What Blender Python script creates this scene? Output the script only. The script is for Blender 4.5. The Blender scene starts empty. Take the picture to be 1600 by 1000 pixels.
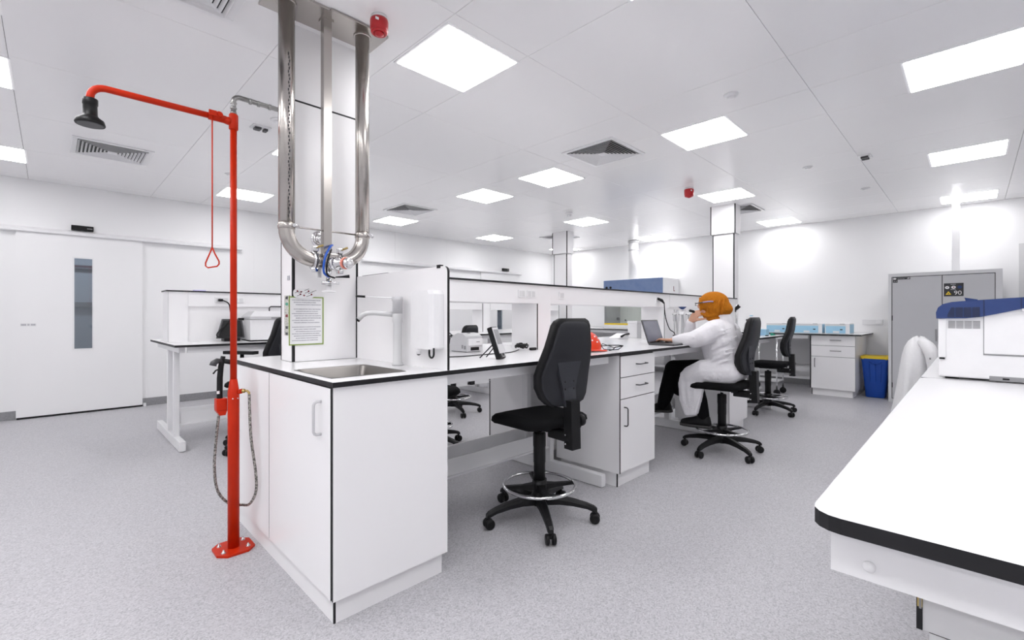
import bpy, bmesh, math, random
from mathutils import Vector, Matrix
random.seed(7)
SC = bpy.context.scene
C = SC.collection
PI = math.pi

# ---------------------------------------------------------------- camera, world, exposure
cd = bpy.data.cameras.new('camera')
cam = bpy.data.objects.new('camera', cd)
C.objects.link(cam)
cam.location = (0, 0, 1.2)
cam.rotation_euler = (PI / 2, 0, -PI / 4)      # looks along +X+Y, level
cd.sensor_width = 36
cd.lens = 36 * 720 / 1600
cd.shift_y = -7 / 1600
cd.clip_start = 0.05
SC.camera = cam
W = bpy.data.worlds.new('world')
SC.world = W
W.use_nodes = True
W.node_tree.nodes['Background'].inputs[0].default_value = (0.8, 0.85, 0.9, 1)
W.node_tree.nodes['Background'].inputs[1].default_value = 0.3
SC.view_settings.view_transform = 'Standard'
SC.view_settings.look = 'None'
SC.view_settings.gamma = 1
SC.view_settings.use_curve_mapping = False
SC.view_settings.exposure = 0.0
SC.cycles.max_bounces = 12
SC.cycles.diffuse_bounces = 8
LAMP = 12.0          # radiance of every ceiling light

# ---------------------------------------------------------------- materials
def mat(name, col, rough=0.5, metal=0.0, spec=0.5, emit=None, es=0, coat=0, noise=None, bump=None, aniso=0):
    m = bpy.data.materials.new(name)
    m.use_nodes = True
    nt = m.node_tree
    b = nt.nodes['Principled BSDF']
    b.inputs['Base Color'].default_value = (*col, 1)
    b.inputs['Roughness'].default_value = rough
    b.inputs['Metallic'].default_value = metal
    b.inputs['Specular IOR Level'].default_value = spec
    b.inputs['Coat Weight'].default_value = coat
    if emit:
        b.inputs['Emission Color'].default_value = (*emit, 1)
        b.inputs['Emission Strength'].default_value = es
    tc = nt.nodes.new('ShaderNodeTexCoord')
    if noise:                                   # (scale, second colour, low, high)
        n = nt.nodes.new('ShaderNodeTexNoise')
        n.inputs['Scale'].default_value = noise[0]
        n.inputs['Detail'].default_value = 4
        r = nt.nodes.new('ShaderNodeValToRGB')
        r.color_ramp.elements[0].position = noise[2]
        r.color_ramp.elements[1].position = noise[3]
        r.color_ramp.elements[0].color = (*noise[1], 1)
        r.color_ramp.elements[1].color = (*col, 1)
        nt.links.new(tc.outputs['Object'], n.inputs['Vector'])
        nt.links.new(n.outputs['Fac'], r.inputs[0])
        nt.links.new(r.outputs[0], b.inputs['Base Color'])
    if bump:                                    # (scale, strength)
        n2 = nt.nodes.new('ShaderNodeTexNoise')
        n2.inputs['Scale'].default_value = bump[0]
        n2.inputs['Detail'].default_value = 6
        bp = nt.nodes.new('ShaderNodeBump')
        bp.inputs['Strength'].default_value = bump[1]
        bp.inputs['Distance'].default_value = 0.01
        nt.links.new(tc.outputs['Object'], n2.inputs['Vector'])
        nt.links.new(n2.outputs['Fac'], bp.inputs['Height'])
        nt.links.new(bp.outputs[0], b.inputs['Normal'])
    return m

def floor_mat():
    m = mat('speckled_vinyl', (0.45, 0.445, 0.465), 0.42, spec=0.35)
    nt = m.node_tree
    b = nt.nodes['Principled BSDF']
    tc = nt.nodes.new('ShaderNodeTexCoord')
    v = nt.nodes.new('ShaderNodeTexVoronoi')
    v.inputs['Scale'].default_value = 190
    r = nt.nodes.new('ShaderNodeValToRGB')
    e = r.color_ramp.elements
    e[0].position = 0.0; e[0].color = (0.365, 0.362, 0.378, 1)
    e[1].position = 1.0; e[1].color = (0.58, 0.573, 0.592, 1)
    for p, c in ((0.22, (0.43, 0.425, 0.445)), (0.4, (0.485, 0.479, 0.50)), (0.75, (0.51, 0.504, 0.525))):
        x = e.new(p); x.color = (*c, 1)
    sp = nt.nodes.new('ShaderNodeSeparateColor')
    n = nt.nodes.new('ShaderNodeTexNoise')
    n.inputs['Scale'].default_value = 1.6
    mx = nt.nodes.new('ShaderNodeMix'); mx.data_type = 'RGBA'; mx.blend_type = 'MULTIPLY'
    r2 = nt.nodes.new('ShaderNodeValToRGB')
    r2.color_ramp.elements[0].color = (0.93, 0.93, 0.94, 1)
    r2.color_ramp.elements[1].color = (1, 1, 1, 1)
    mx.inputs[0].default_value = 1
    L = nt.links.new
    L(tc.outputs['Object'], v.inputs['Vector']); L(tc.outputs['Object'], n.inputs['Vector'])
    L(v.outputs['Color'], sp.inputs[0]); L(sp.outputs[0], r.inputs[0])
    L(n.outputs['Fac'], r2.inputs[0]); L(r.outputs[0], mx.inputs[6]); L(r2.outputs[0], mx.inputs[7])
    L(mx.outputs[2], b.inputs['Base Color'])
    return m

def glass_mat(name, tint, gloss=0.12):
    m = bpy.data.materials.new(name)
    m.use_nodes = True
    nt = m.node_tree
    nt.nodes.clear()
    o = nt.nodes.new('ShaderNodeOutputMaterial')
    t = nt.nodes.new('ShaderNodeBsdfTransparent'); t.inputs[0].default_value = (*tint, 1)
    g = nt.nodes.new('ShaderNodeBsdfGlossy'); g.inputs['Roughness'].default_value = 0.03
    x = nt.nodes.new('ShaderNodeMixShader'); x.inputs[0].default_value = gloss
    nt.links.new(t.outputs[0], x.inputs[1]); nt.links.new(g.outputs[0], x.inputs[2]); nt.links.new(x.outputs[0], o.inputs[0])
    return m

def steel_mat(name, col, rough):
    m = mat(name, col, rough, 1.0)
    nt = m.node_tree
    b = nt.nodes['Principled BSDF']
    tc = nt.nodes.new('ShaderNodeTexCoord')
    mp = nt.nodes.new('ShaderNodeMapping'); mp.inputs['Scale'].default_value = (90, 90, .6)
    n = nt.nodes.new('ShaderNodeTexNoise'); n.inputs['Scale'].default_value = 6
    r = nt.nodes.new('ShaderNodeMapRange')
    r.inputs[3].default_value = rough - 0.03; r.inputs[4].default_value = rough + 0.04
    nt.links.new(tc.outputs['Object'], mp.inputs[0]); nt.links.new(mp.outputs[0], n.inputs['Vector'])
    nt.links.new(n.outputs['Fac'], r.inputs[0]); nt.links.new(r.outputs[0], b.inputs['Roughness'])
    return m

WALL = mat('wall_white', (0.885, 0.885, 0.89), 0.45, spec=0.3, noise=(0.8, (0.875, 0.875, 0.88), 0.3, 0.7))
CEIL = mat('ceiling_pan_white', (0.935, 0.93, 0.935), 0.2, spec=0.4, noise=(0.7, (0.925, 0.92, 0.925), 0.3, 0.7))
GAP = mat('ceiling_joint_grey', (0.5, 0.5, 0.51), 0.7)
LAM = mat('white_laminate', (0.865, 0.86, 0.868), 0.28, spec=0.4, noise=(3, (0.855, 0.85, 0.858), 0.3, 0.7))
LAMG = mat('pale_grey_laminate', (0.70, 0.70, 0.705), 0.35, spec=0.4, noise=(3, (0.685, 0.685, 0.69), 0.3, 0.7))
CORE = mat('black_laminate_core', (0.014, 0.014, 0.016), 0.45, spec=0.3, noise=(40, (0.012, 0.012, 0.014), 0.3, 0.7))
TOP = mat('worktop_white', (0.80, 0.80, 0.81), 0.22, spec=0.45, noise=(2, (0.79, 0.79, 0.80), 0.3, 0.7))
PAINT = mat('white_powder_coat', (0.80, 0.80, 0.81), 0.35, noise=(5, (0.78, 0.78, 0.79), 0.3, 0.7))
FLOOR = floor_mat()
SKIRT = mat('grey_coved_skirting', (0.30, 0.30, 0.31), 0.5, noise=(60, (0.24, 0.24, 0.25), 0.3, 0.7))
STEEL = steel_mat('brushed_steel', (0.49, 0.462, 0.435), 0.25)
STEELD = steel_mat('sink_steel', (0.20, 0.19, 0.18), 0.34)
CHROME = mat('chrome', (0.75, 0.75, 0.76), 0.1, 1.0, noise=(9, (0.7, 0.7, 0.71), 0.3, 0.7))
GALV = mat('galvanised_pipe', (0.44, 0.44, 0.43), 0.3, 1.0, noise=(30, (0.28, 0.28, 0.27), 0.3, 0.7))
RED = mat('red_gloss_paint', (0.56, 0.027, 0.004), 0.4, spec=0.2, noise=(12, (0.50, 0.021, 0.003), 0.3, 0.7))
REDB = mat('red_beacon_plastic', (0.50, 0.012, 0.018), 0.3, noise=(20, (0.42, 0.01, 0.015), 0.3, 0.7))
BLK = mat('black_plastic', (0.008, 0.008, 0.009), 0.4, spec=0.25, noise=(30, (0.01, 0.01, 0.011), 0.3, 0.7))
SHELL = mat('charcoal_chair_shell', (0.022, 0.023, 0.028), 0.5, spec=0.3, noise=(250, (0.017, 0.018, 0.022), 0.3, 0.7), bump=(400, 0.12))
FAB = mat('black_seat_fabric', (0.007, 0.007, 0.008), 0.9, spec=0.15, noise=(300, (0.006, 0.006, 0.007), 0.3, 0.7), bump=(500, 0.3))
GREYP = mat('pale_grey_plastic', (0.62, 0.62, 0.635), 0.35, noise=(20, (0.6, 0.6, 0.615), 0.3, 0.7))
MIDG = mat('mid_grey_plastic', (0.30, 0.30, 0.31), 0.4, noise=(20, (0.28, 0.28, 0.29), 0.3, 0.7))
DARKG = mat('dark_grey_plastic', (0.06, 0.06, 0.066), 0.4, noise=(20, (0.05, 0.05, 0.055), 0.3, 0.7))
WHITEP = mat('white_plastic', (0.84, 0.84, 0.85), 0.3, noise=(20, (0.82, 0.82, 0.83), 0.3, 0.7))
TAPG = mat('tap_grey_coating', (0.66, 0.665, 0.67), 0.3, noise=(20, (0.64, 0.645, 0.65), 0.3, 0.7))
CABG = mat('cabinet_grey_paint', (0.54, 0.545, 0.565), 0.4, noise=(4, (0.525, 0.53, 0.55), 0.3, 0.7))
CABF = mat('cabinet_frame_grey', (0.66, 0.665, 0.68), 0.4, noise=(4, (0.64, 0.645, 0.66), 0.3, 0.7))
BLUE = mat('navy_blue_plastic', (0.028, 0.052, 0.17), 0.42, spec=.3, noise=(25, (0.03, 0.057, 0.18), 0.3, 0.7))
BLUED = mat('navy_grille', (0.012, 0.022, 0.07), 0.5, noise=(25, (0.01, 0.018, 0.06), 0.3, 0.7))
STEELBLUE = mat('steel_blue_panel', (0.20, 0.28, 0.48), 0.4, noise=(8, (0.16, 0.24, 0.45), 0.3, 0.7))
SKYB = mat('pale_blue_panel', (0.36, 0.62, 0.80), 0.4, noise=(8, (0.34, 0.6, 0.78), 0.3, 0.7))
BINB = mat('bin_blue', (0.003, 0.06, 0.36), 0.4, noise=(12, (0.004, 0.065, 0.38), 0.3, 0.7))
YEL = mat('yellow_plastic', (0.85, 0.62, 0.02), 0.45, noise=(12, (0.8, 0.56, 0.02), 0.3, 0.7))
LILAC = mat('lilac_card', (0.55, 0.5, 0.78), 0.5, noise=(12, (0.5, 0.46, 0.74), 0.3, 0.7))
GREEN = mat('green_plastic', (0.02, 0.35, 0.22), 0.5, noise=(12, (0.02, 0.3, 0.19), 0.3, 0.7))
LIME = mat('lime_frame', (0.24, 0.34, 0.06), 0.5, noise=(12, (0.21, 0.3, 0.05), 0.3, 0.7))
PAPER = mat('paper', (0.80, 0.80, 0.81), 0.7, noise=(50, (0.78, 0.78, 0.79), 0.3, 0.7))
INK = mat('grey_print', (0.36, 0.36, 0.39), 0.8, noise=(300, (0.62, 0.62, 0.65), 0.42, 0.52))
INKD = mat('dark_print', (0.03, 0.03, 0.035), 0.7, noise=(300, (0.05, 0.05, 0.055), 0.4, 0.6))
INKR = mat('dark_red_print', (0.20, 0.01, 0.02), 0.7, noise=(60, (0.17, 0.01, 0.02), 0.4, 0.6))
BLUEHOSE = mat('blue_tube', (0.01, 0.10, 0.50), 0.35, noise=(12, (0.01, 0.08, 0.44), 0.3, 0.7))
BRASS = mat('brass', (0.55, 0.42, 0.18), 0.3, 1.0, noise=(12, (0.48, 0.36, 0.14), 0.3, 0.7))
PINK = mat('salmon_ring', (0.85, 0.30, 0.22), 0.4, noise=(12, (0.8, 0.26, 0.2), 0.3, 0.7))
ORANGE = mat('orange_red_helmet', (0.72, 0.048, 0.012), 0.35, spec=0.3, noise=(12, (0.66, 0.04, 0.01), 0.3, 0.7))
SCREEN = mat('laptop_screen', (0.14, 0.145, 0.19), 0.25, noise=(6, (0.11, 0.115, 0.155), 0.3, 0.7))
SKIN = mat('skin', (0.62, 0.36, 0.25), 0.5, spec=0.3, noise=(40, (0.57, 0.31, 0.21), 0.3, 0.7))
COAT = mat('white_cotton', (0.80, 0.79, 0.815), 0.8, spec=0.2, noise=(60, (0.77, 0.76, 0.79), 0.3, 0.7), bump=(25, 0.5))
COATD = mat('white_cotton_coat_spare', (0.80, 0.80, 0.81), 0.8, spec=0.2, noise=(60, (0.77, 0.77, 0.78), 0.3, 0.7), bump=(18, 0.6))
HIJAB = mat('mustard_cloth', (0.50, 0.175, 0.012), 0.9, spec=0.15, noise=(140, (0.38, 0.125, 0.008), 0.3, 0.7), bump=(90, 0.5))
TROU = mat('black_trousers', (0.006, 0.006, 0.007), 0.9, spec=0.1, noise=(80, (0.004, 0.004, 0.005), 0.3, 0.7))
SHOE = mat('black_shoe', (0.007, 0.007, 0.008), 0.6, spec=0.2, noise=(80, (0.008, 0.008, 0.009), 0.3, 0.7))
SOLE = mat('grey_shoe_sole', (0.05, 0.047, 0.047), 0.6, noise=(80, (0.04, 0.038, 0.038), 0.3, 0.7))
STRAP = mat('mauve_strap', (0.36, 0.30, 0.50), 0.5, noise=(80, (0.3, 0.25, 0.44), 0.3, 0.7))
GLASS = glass_mat('clear_glass', (0.93, 0.95, 0.96), 0.10)
DOORGLASS = glass_mat('door_glass', (0.80, 0.84, 0.88), 0.10)
SASH = glass_mat('sash_glass', (0.86, 0.88, 0.87), 0.10)
CORR = mat('corridor_blue_grey', (0.26, 0.29, 0.34), 0.5, noise=(4, (0.24, 0.27, 0.315), 0.3, 0.7))
CORRD = mat('corridor_dark', (0.10, 0.11, 0.13), 0.5, noise=(4, (0.09, 0.1, 0.12), 0.3, 0.7))
SASHIN = mat('cabinet_interior_grey', (0.72, 0.73, 0.72), 0.4, noise=(4, (0.70, 0.71, 0.70), 0.3, 0.7))
TUBE = mat('added_glow_tube', (1, 1, 1), 0.5, emit=(1.0, 1.0, .98), es=9)  # emission for the tube added inside the blue-fronted cabinet
PLATE = mat('chair_spine_plate', (0.040, 0.042, 0.050), 0.5, spec=0.3, noise=(250, (0.032, 0.034, 0.041), 0.3, 0.7))
LAMPM = mat('light_diffuser', (1, 1, 1), 0.5, emit=(1.0, 0.99, 1.0), es=LAMP)
STRIPC = mat('patterned_label', (0.40, 0.40, 0.38), 0.6, noise=(90, (0.62, 0.62, 0.56), 0.45, 0.55))
BRAID = mat('braided_hose', (0.42, 0.40, 0.37), 0.4, 0.6, noise=(130, (0.10, 0.095, 0.09), 0.42, 0.58))

# ---------------------------------------------------------------- mesh helpers
class MB:
    def __init__(s):
        s.bm = bmesh.new(); s.mats = []
    def mi(s, m):
        if m not in s.mats: s.mats.append(m)
        return s.mats.index(m)
    def box(s, x0, x1, y0, y1, z0, z1, m, edge=None, thin=None, bev=0):
        """a box; edge = another material on the faces around the thin axis (laminate panels with a dark core)"""
        x0, x1 = min(x0, x1), max(x0, x1); y0, y1 = min(y0, y1), max(y0, y1); z0, z1 = min(z0, z1), max(z0, z1)
        r = bmesh.ops.create_cube(s.bm, size=1)
        vs = r['verts']
        for v in vs:
            v.co = Vector(((x0 + x1) / 2 + v.co.x * (x1 - x0), (y0 + y1) / 2 + v.co.y * (y1 - y0), (z0 + z1) / 2 + v.co.z * (z1 - z0)))
        fs = list({f for v in vs for f in v.link_faces})
        if thin is None:
            d = (x1 - x0, y1 - y0, z1 - z0); thin = d.index(min(d))
        im = s.mi(m); ie = s.mi(edge) if edge else im
        for f in fs:
            f.normal_update()
            f.material_index = im if abs(f.normal[thin]) > 0.5 else ie
        if bev:
            es = list({e for f in fs for e in f.edges})
            bmesh.ops.bevel(s.bm, geom=es, offset=bev, segments=2, affect='EDGES', profile=0.6)
        return vs
    def ring(s, pts, m, prev=None, smooth=True):
        vs = [s.bm.verts.new(p) for p in pts]
        if prev:
            n = len(vs); i = s.mi(m)
            for k in range(n):
                f = s.bm.faces.new((prev[k], prev[(k + 1) % n], vs[(k + 1) % n], vs[k]))
                f.material_index = i; f.smooth = smooth
        return vs
    def cap(s, vs, m, flip=False):
        try:
            f = s.bm.faces.new(vs[::-1] if flip else vs); f.material_index = s.mi(m)
        except ValueError: pass
    def loft(s, rings, m, c0=True, c1=True, smooth=True):
        a = p = None
        for r in rings:
            p = s.ring(r, m, p, smooth)
            if a is None: a = p
        if c0: s.cap(a, m, True)
        if c1: s.cap(p, m)
        return s
    def tube(s, pts, r, m, n=10, caps=True):
        pts = [Vector(p) for p in pts]
        rr = r if isinstance(r, (list, tuple)) else [r] * len(pts)
        t0 = (pts[1] - pts[0]).normalized()
        u = t0.orthogonal().normalized()
        rings = []
        for i, p in enumerate(pts):
            a = pts[max(i - 1, 0)]; b = pts[min(i + 1, len(pts) - 1)]
            t = (b - a).normalized()
            u = (u - t * u.dot(t))
            u = u.normalized() if u.length > 1e-6 else t.orthogonal().normalized()
            w = t.cross(u)
            rings.append([p + (u * math.cos(2 * PI * k / n) + w * math.sin(2 * PI * k / n)) * rr[i] for k in range(n)])
        s.loft(rings, m, caps, caps)
        return s
    def cyl(s, p0, p1, r, m, r1=None, n=18):
        return s.tube([p0, p1], [r, r if r1 is None else r1], m, n)
    def lathe(s, c, prof, m, n=24, axis=(0, 0, 1)):
        q = Vector((0, 0, 1)).rotation_difference(Vector(axis)); c = Vector(c)
        rings = [[c + q @ Vector((r * math.cos(2 * PI * k / n), r * math.sin(2 * PI * k / n), h)) for k in range(n)] for r, h in prof]
        return s.loft(rings, m)
    def torus(s, c, R, r, m, n=40, k=10, axis=(0, 0, 1)):
        q = Vector((0, 0, 1)).rotation_difference(Vector(axis)); c = Vector(c)
        first = prev = None
        for i in range(n):
            a = 2 * PI * i / n
            ps = [c + q @ Vector(((R + r * math.cos(2 * PI * j / k)) * math.cos(a), (R + r * math.cos(2 * PI * j / k)) * math.sin(a), r * math.sin(2 * PI * j / k))) for j in range(k)]
            prev = s.ring(ps, m, prev)
            if first is None: first = prev
        for j in range(k):
            f = s.bm.faces.new((prev[j], prev[(j + 1) % k], first[(j + 1) % k], first[j])); f.material_index = s.mi(m); f.smooth = True
        return s
    def prism(s, poly, axis, a, b, m, edge=None):
        """poly: 2-D outline in the other two axes (in x,y,z order), extruded from a to b along axis"""
        def P(t, q):
            l = list(q); l.insert(axis, t); return Vector(l)
        A = [s.bm.verts.new(P(a, q)) for q in poly]; B = [s.bm.verts.new(P(b, q)) for q in poly]
        im, ie = s.mi(m), s.mi(edge or m); n = len(poly)
        for vs in (A[::-1], B):
            f = s.bm.faces.new(vs); f.material_index = im
        for k in range(n):
            f = s.bm.faces.new((A[k], A[(k + 1) % n], B[(k + 1) % n], B[k])); f.material_index = ie
        return s
    def ell(s, c, r, m, n=16, k=10, rot=None):
        c = Vector(c); rings = []
        q = rot or Matrix.Identity(3)
        for j in range(k + 1):
            a = -PI / 2 + PI * j / k
            cr = max(math.cos(a), 0.02)
            rings.append([c + q @ Vector((r[0] * cr * math.cos(2 * PI * i / n), r[1] * cr * math.sin(2 * PI * i / n), r[2] * math.sin(a))) for i in range(n)])
        return s.loft(rings, m)
    def build(s, name, parent=None, at=None):
        bmesh.ops.recalc_face_normals(s.bm, faces=s.bm.faces)
        me = bpy.data.meshes.new(name)
        s.bm.to_mesh(me); s.bm.free()
        for m in s.mats: me.materials.append(m)
        o = bpy.data.objects.new(name, me); C.objects.link(o)
        if parent:
            root = parent
            while root.parent: root = root.parent
            o.parent = parent
            if not root.get('_local'):
                me.transform(Matrix.Translation(-root.location))
        elif at:
            me.transform(Matrix.Translation(-Vector(at))); o.location = at
        else:
            bb = [v.co for v in me.vertices]
            q = Vector(((min(v.x for v in bb) + max(v.x for v in bb)) / 2, (min(v.y for v in bb) + max(v.y for v in bb)) / 2, min(v.z for v in bb)))
            me.transform(Matrix.Translation(-q)); o.location = q
        return o

def rrect(hx, hy, r, n=4):
    out = []
    for cx, cy, a0 in ((hx - r, hy - r, 0), (-hx + r, hy - r, 90), (-hx + r, -hy + r, 180), (hx - r, -hy + r, 270)):
        for k in range(n + 1):
            a = math.radians(a0 + 90 * k / n)
            out.append((cx + r * math.cos(a), cy + r * math.sin(a)))
    return out

def tag(o, label=None, cat=None, group=None, kind=None):
    if label: o['label'] = label
    if cat: o['category'] = cat
    if group: o['group'] = group
    if kind: o['kind'] = kind
    return o
def thing(name, label, cat, loc=(0, 0, 0), group=None, local=False, kind=None):
    o = bpy.data.objects.new(name, None); C.objects.link(o)
    o.empty_display_size = 0.05
    o.location = loc
    if local: o['_local'] = 1
    return tag(o, label, cat, group, kind)
def kids(o): return [x for x in bpy.data.objects if x.parent == o]
def copy_tree(o, parent=None, table=None):
    if table is None:
        table = {}
        for x in bpy.data.objects:
            if x.parent: table.setdefault(x.parent.name, []).append(x)
    c = o.copy(); C.objects.link(c)
    c.parent = parent
    for ch in table.get(o.name, []): copy_tree(ch, c, table)
    return c
def part(name, parent, *boxes, m=None, edge=None, bev=0, label=None):
    b = MB()
    for q in boxes: b.box(*q, m, edge, bev=bev)
    o = b.build(name, parent)
    if label: o['label'] = label
    return o
def struct(name, b, parent=None):
    o = b.build(name, parent)
    o['kind'] = 'structure'
    return o
def text_mesh(name, body, size, m, M, parent):
    cu = bpy.data.curves.new(name, 'FONT'); cu.body = body; cu.size = size; cu.extrude = 0.0004; cu.align_x = 'CENTER'; cu.align_y = 'CENTER'
    t = bpy.data.objects.new('tmp', cu); C.objects.link(t)
    bpy.context.view_layer.update()
    me = bpy.data.meshes.new_from_object(t.evaluated_get(bpy.context.evaluated_depsgraph_get()))
    bpy.data.objects.remove(t)
    me.transform(M)
    root = parent
    while root.parent: root = root.parent
    if not root.get('_local'): me.transform(Matrix.Translation(-root.location))
    me.name = name; me.materials.clear(); me.materials.append(m)
    o = bpy.data.objects.new(name, me); C.objects.link(o); o.parent = parent
    return o
def arc(c, r, a0, a1, plane, n=8):
    """points on an arc; plane = two axis indices"""
    out = []
    for k in range(n + 1):
        a = math.radians(a0 + (a1 - a0) * k / n)
        p = list(c); p[plane[0]] += r * math.cos(a); p[plane[1]] += r * math.sin(a)
        out.append(tuple(p))
    return out
def spline(pts, n=6):
    P = [Vector(p) for p in pts]; P = [P[0] * 2 - P[1]] + P + [P[-1] * 2 - P[-2]]
    out = []
    for i in range(1, len(P) - 2):
        for k in range(n):
            t = k / n; a, b, c, d = P[i - 1:i + 3]
            out.append(0.5 * ((2 * b) + (c - a) * t + (2 * a - 5 * b + 4 * c - d) * t * t + (3 * b - a - 3 * c + d) * t ** 3))
    out.append(P[-2]); return out

# ---------------------------------------------------------------- the room
RX0, RX1, RY0, RY1, RH = -4.4, 9.25, -2.6, 7.8, 2.79
b = MB(); b.box(RX0 - .2, RX1 + .2, RY0 - .2, RY1 + 1.9, -0.06, 0, FLOOR); struct('floor', b)
b = MB(); b.box(RX1, RX1 + .15, RY0 - .1, RY1 + .1, 0, 2.95, WALL); struct('wall_back', b)
b = MB(); b.box(RX0 - .15, RX1 + .1, RY0 - .15, RY0, 0, 2.95, WALL); struct('wall_right', b)
b = MB(); b.box(RX0 - .15, RX0, RY0 - .1, RY1 + .1, 0, 2.95, WALL); struct('wall_front', b)
b = MB()
for x0, x1, z0, z1 in ((RX0 - .1, -0.25, 0, 2.95), (-0.25, 0.82, 2.1, 2.95), (0.82, 6.83, 0, 2.95), (6.83, 7.9, 2.1, 2.95), (7.9, RX1 + .1, 0, 2.95)):
    b.box(x0, x1, RY1, RY1 + .14, z0, z1, WALL)
wl = struct('wall_left', b)
for k, x in enumerate((-0.31, 2.2, 3.42, 4.64, 5.86)):          # raised cover strips between the wall panels
    z0 = 2.26 if x < 2.1 or x > 3.7 else 0.1
    part('panel_joint', wl, (x, x + .012, RY1 - .0025, RY1, z0, RH), m=WALL)
b = MB(); b.box(RX0, RX1, RY0, RY1, RH + .022, RH + .06, GAP); ceiling = struct('ceiling', b)
xs = []
x = 0.94 - 1.127 * 6
while x < RX1:
    k = round((x - 0.94) / 1.127)
    xs.append(x)
    if k % 2 == 0: xs.append(x + 0.5635)
    x += 1.127
ys = []
y = 0.81 - 1.12 * 4
while y < RY1: ys.append(y); y += 1.12
xs.append(RX1); ys.append(RY1)
cache = {}
for i in range(len(xs) - 1):
    for j in range(len(ys) - 1):
        x0, x1 = max(xs[i], RX0), min(xs[i + 1], RX1); y0, y1 = max(ys[j], RY0), min(ys[j + 1], RY1)
        if x1 - x0 < .05 or y1 - y0 < .05: continue
        key = (round(x1 - x0, 3), round(y1 - y0, 3))
        if key not in cache:
            q = MB(); q.box(-key[0] / 2 + .0012, key[0] / 2 - .0012, -key[1] / 2 + .0012, key[1] / 2 - .0012, 0, .022, CEIL, bev=.0012)
            o = q.build('ceiling_panel'); me = o.data; bpy.data.objects.remove(o); cache[key] = me
        o = bpy.data.objects.new('ceiling_panel', cache[key]); C.objects.link(o); o.parent = ceiling
        o.location = Vector(((x0 + x1) / 2, (y0 + y1) / 2, RH)) - ceiling.location
b = MB()
for x0, x1 in ((RX0, -0.287), (0.853, 6.79), (7.93, RX1)): b.box(x0, x1, RY1 - .012, RY1, 0, .1, SKIRT)
struct('baseboard_left', b)
b = MB(); b.box(RX1 - .012, RX1, RY0, -1.35, 0, .1, SKIRT); b.box(RX1 - .012, RX1, -.44, RY1, 0, .1, SKIRT); struct('baseboard_back', b)
b = MB(); b.box(RX0, RX1, RY0, RY0 + .012, 0, .1, SKIRT); struct('baseboard_right', b)

# corridor seen through the door glass
b = MB()
b.box(-2, 9.4, 9.55, 9.65, 0, 2.8, CORR); b.box(-2.1, -2, RY1 + .14, 9.6, 0, 2.8, CORR); b.box(9.3, 9.4, RY1 + .14, 9.6, 0, 2.8, CORR)
b.box(-2, 9.4, RY1 + .14, 9.6, 2.72, 2.8, CORR); b.box(-2, 9.4, 9.5, 9.55, 1.9, 1.96, CORRD); b.box(-2, 9.4, 9.48, 9.55, 1.32, 1.40, CORRD)
for px in (-0.62, -0.16): b.box(px, px + .07, 9.5, 9.55, 0, 1.3, CORRD)
struct('wall_corridor', b)
cl = bpy.data.lights.new('corridor_fill', 'AREA'); cl.energy = 26; cl.shape = 'RECTANGLE'; cl.size = 1.5; cl.size_y = .3  # unseen area lamps added to light the corridor behind the glass
o = bpy.data.objects.new('corridor_fill', cl); o.location = (0.6, 8.8, 2.68); C.objects.link(o)
o2 = bpy.data.objects.new('corridor_fill', cl); o2.location = (7.6, 8.8, 2.68); C.objects.link(o2)

def sliding_door(n, x0, x1, r0, r1, s0):
    dy = RY1 - .045
    b = MB(); wx0, wx1, wz0, wz1 = (x0 + x1) / 2 - .087, (x0 + x1) / 2 + .083, .79, 1.905
    for q in ((x0, wx0, .02, 2.19), (wx1, x1, .02, 2.19), (wx0, wx1, .02, wz0), (wx0, wx1, wz1, 2.19)):
        b.box(q[0], q[1], dy, RY1 - .004, q[2], q[3], WALL)
    d = struct('door_%d' % n, b)
    part('glass_pane', d, (wx0, wx1, dy + .015, dy + .023, wz0, wz1), m=DOORGLASS)
    part('window_bead', d, (wx0 - .012, wx0 + .004, dy - .003, dy + .012, wz0, wz1), (wx1 - .004, wx1 + .012, dy - .003, dy + .012, wz0, wz1),
         (wx0 - .012, wx1 + .012, dy - .003, dy + .012, wz1 - .004, wz1 + .012), (wx0 - .012, wx1 + .012, dy - .003, dy + .012, wz0 - .012, wz0 + .004), m=WHITEP)
    part('bottom_seal', d, (x0 + .004, x1, dy - .004, RY1 - .006, .002, .022), m=BLK)
    b = MB(); b.prism([(RY1 - .0, 2.175), (RY1 - .075, 2.175), (RY1 - .08, 2.182), (RY1 - .08, 2.2), (RY1 - .05, 2.225), (RY1, 2.24)], 0, r0, r1, WHITEP)
    part_o = b.build('sliding_rail', d)
    return d
d1 = sliding_door(1, -0.287, 0.853, -0.41, 2.02, .17)
part('door_sign', d1, (-.252, -.123, RY1 - .0475, RY1 - .045, 1.075, 1.11), m=PAPER)
part('sign_print', d1, (-.247, -.205, RY1 - .0482, RY1 - .0475, 1.083, 1.102), (-.195, -.178, RY1 - .0482, RY1 - .0475, 1.083, 1.102), (-.168, -.13, RY1 - .0482, RY1 - .0475, 1.083, 1.102), m=INK)
part('floor_guide', d1, (.86, .89, RY1 - .06, RY1 - .02, 0, .04), m=WHITEP)
sliding_door(2, 6.79, 7.93, 3.95, 8.06, 7.46)
for nm, x0, x1, lab in (('door_sensor', .172, .375, 'black motion sensor above the sliding door behind the red shower'), ('door_sensor', 7.46, 7.66, 'small black motion sensor above the far sliding door beyond the shelving')):
    t = thing(nm, lab, 'sensor', ((x0 + x1) / 2, RY1, 2.245))
    part('housing', t, (x0, x1, RY1 - .05, RY1, 2.245, 2.305), m=BLK, bev=.006)
    part('lens_strip', t, (x0 + .14 * (x1 - x0) / .2, x1 - .012, RY1 - .0515, RY1 - .05, 2.268, 2.278), m=MIDG)
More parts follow.
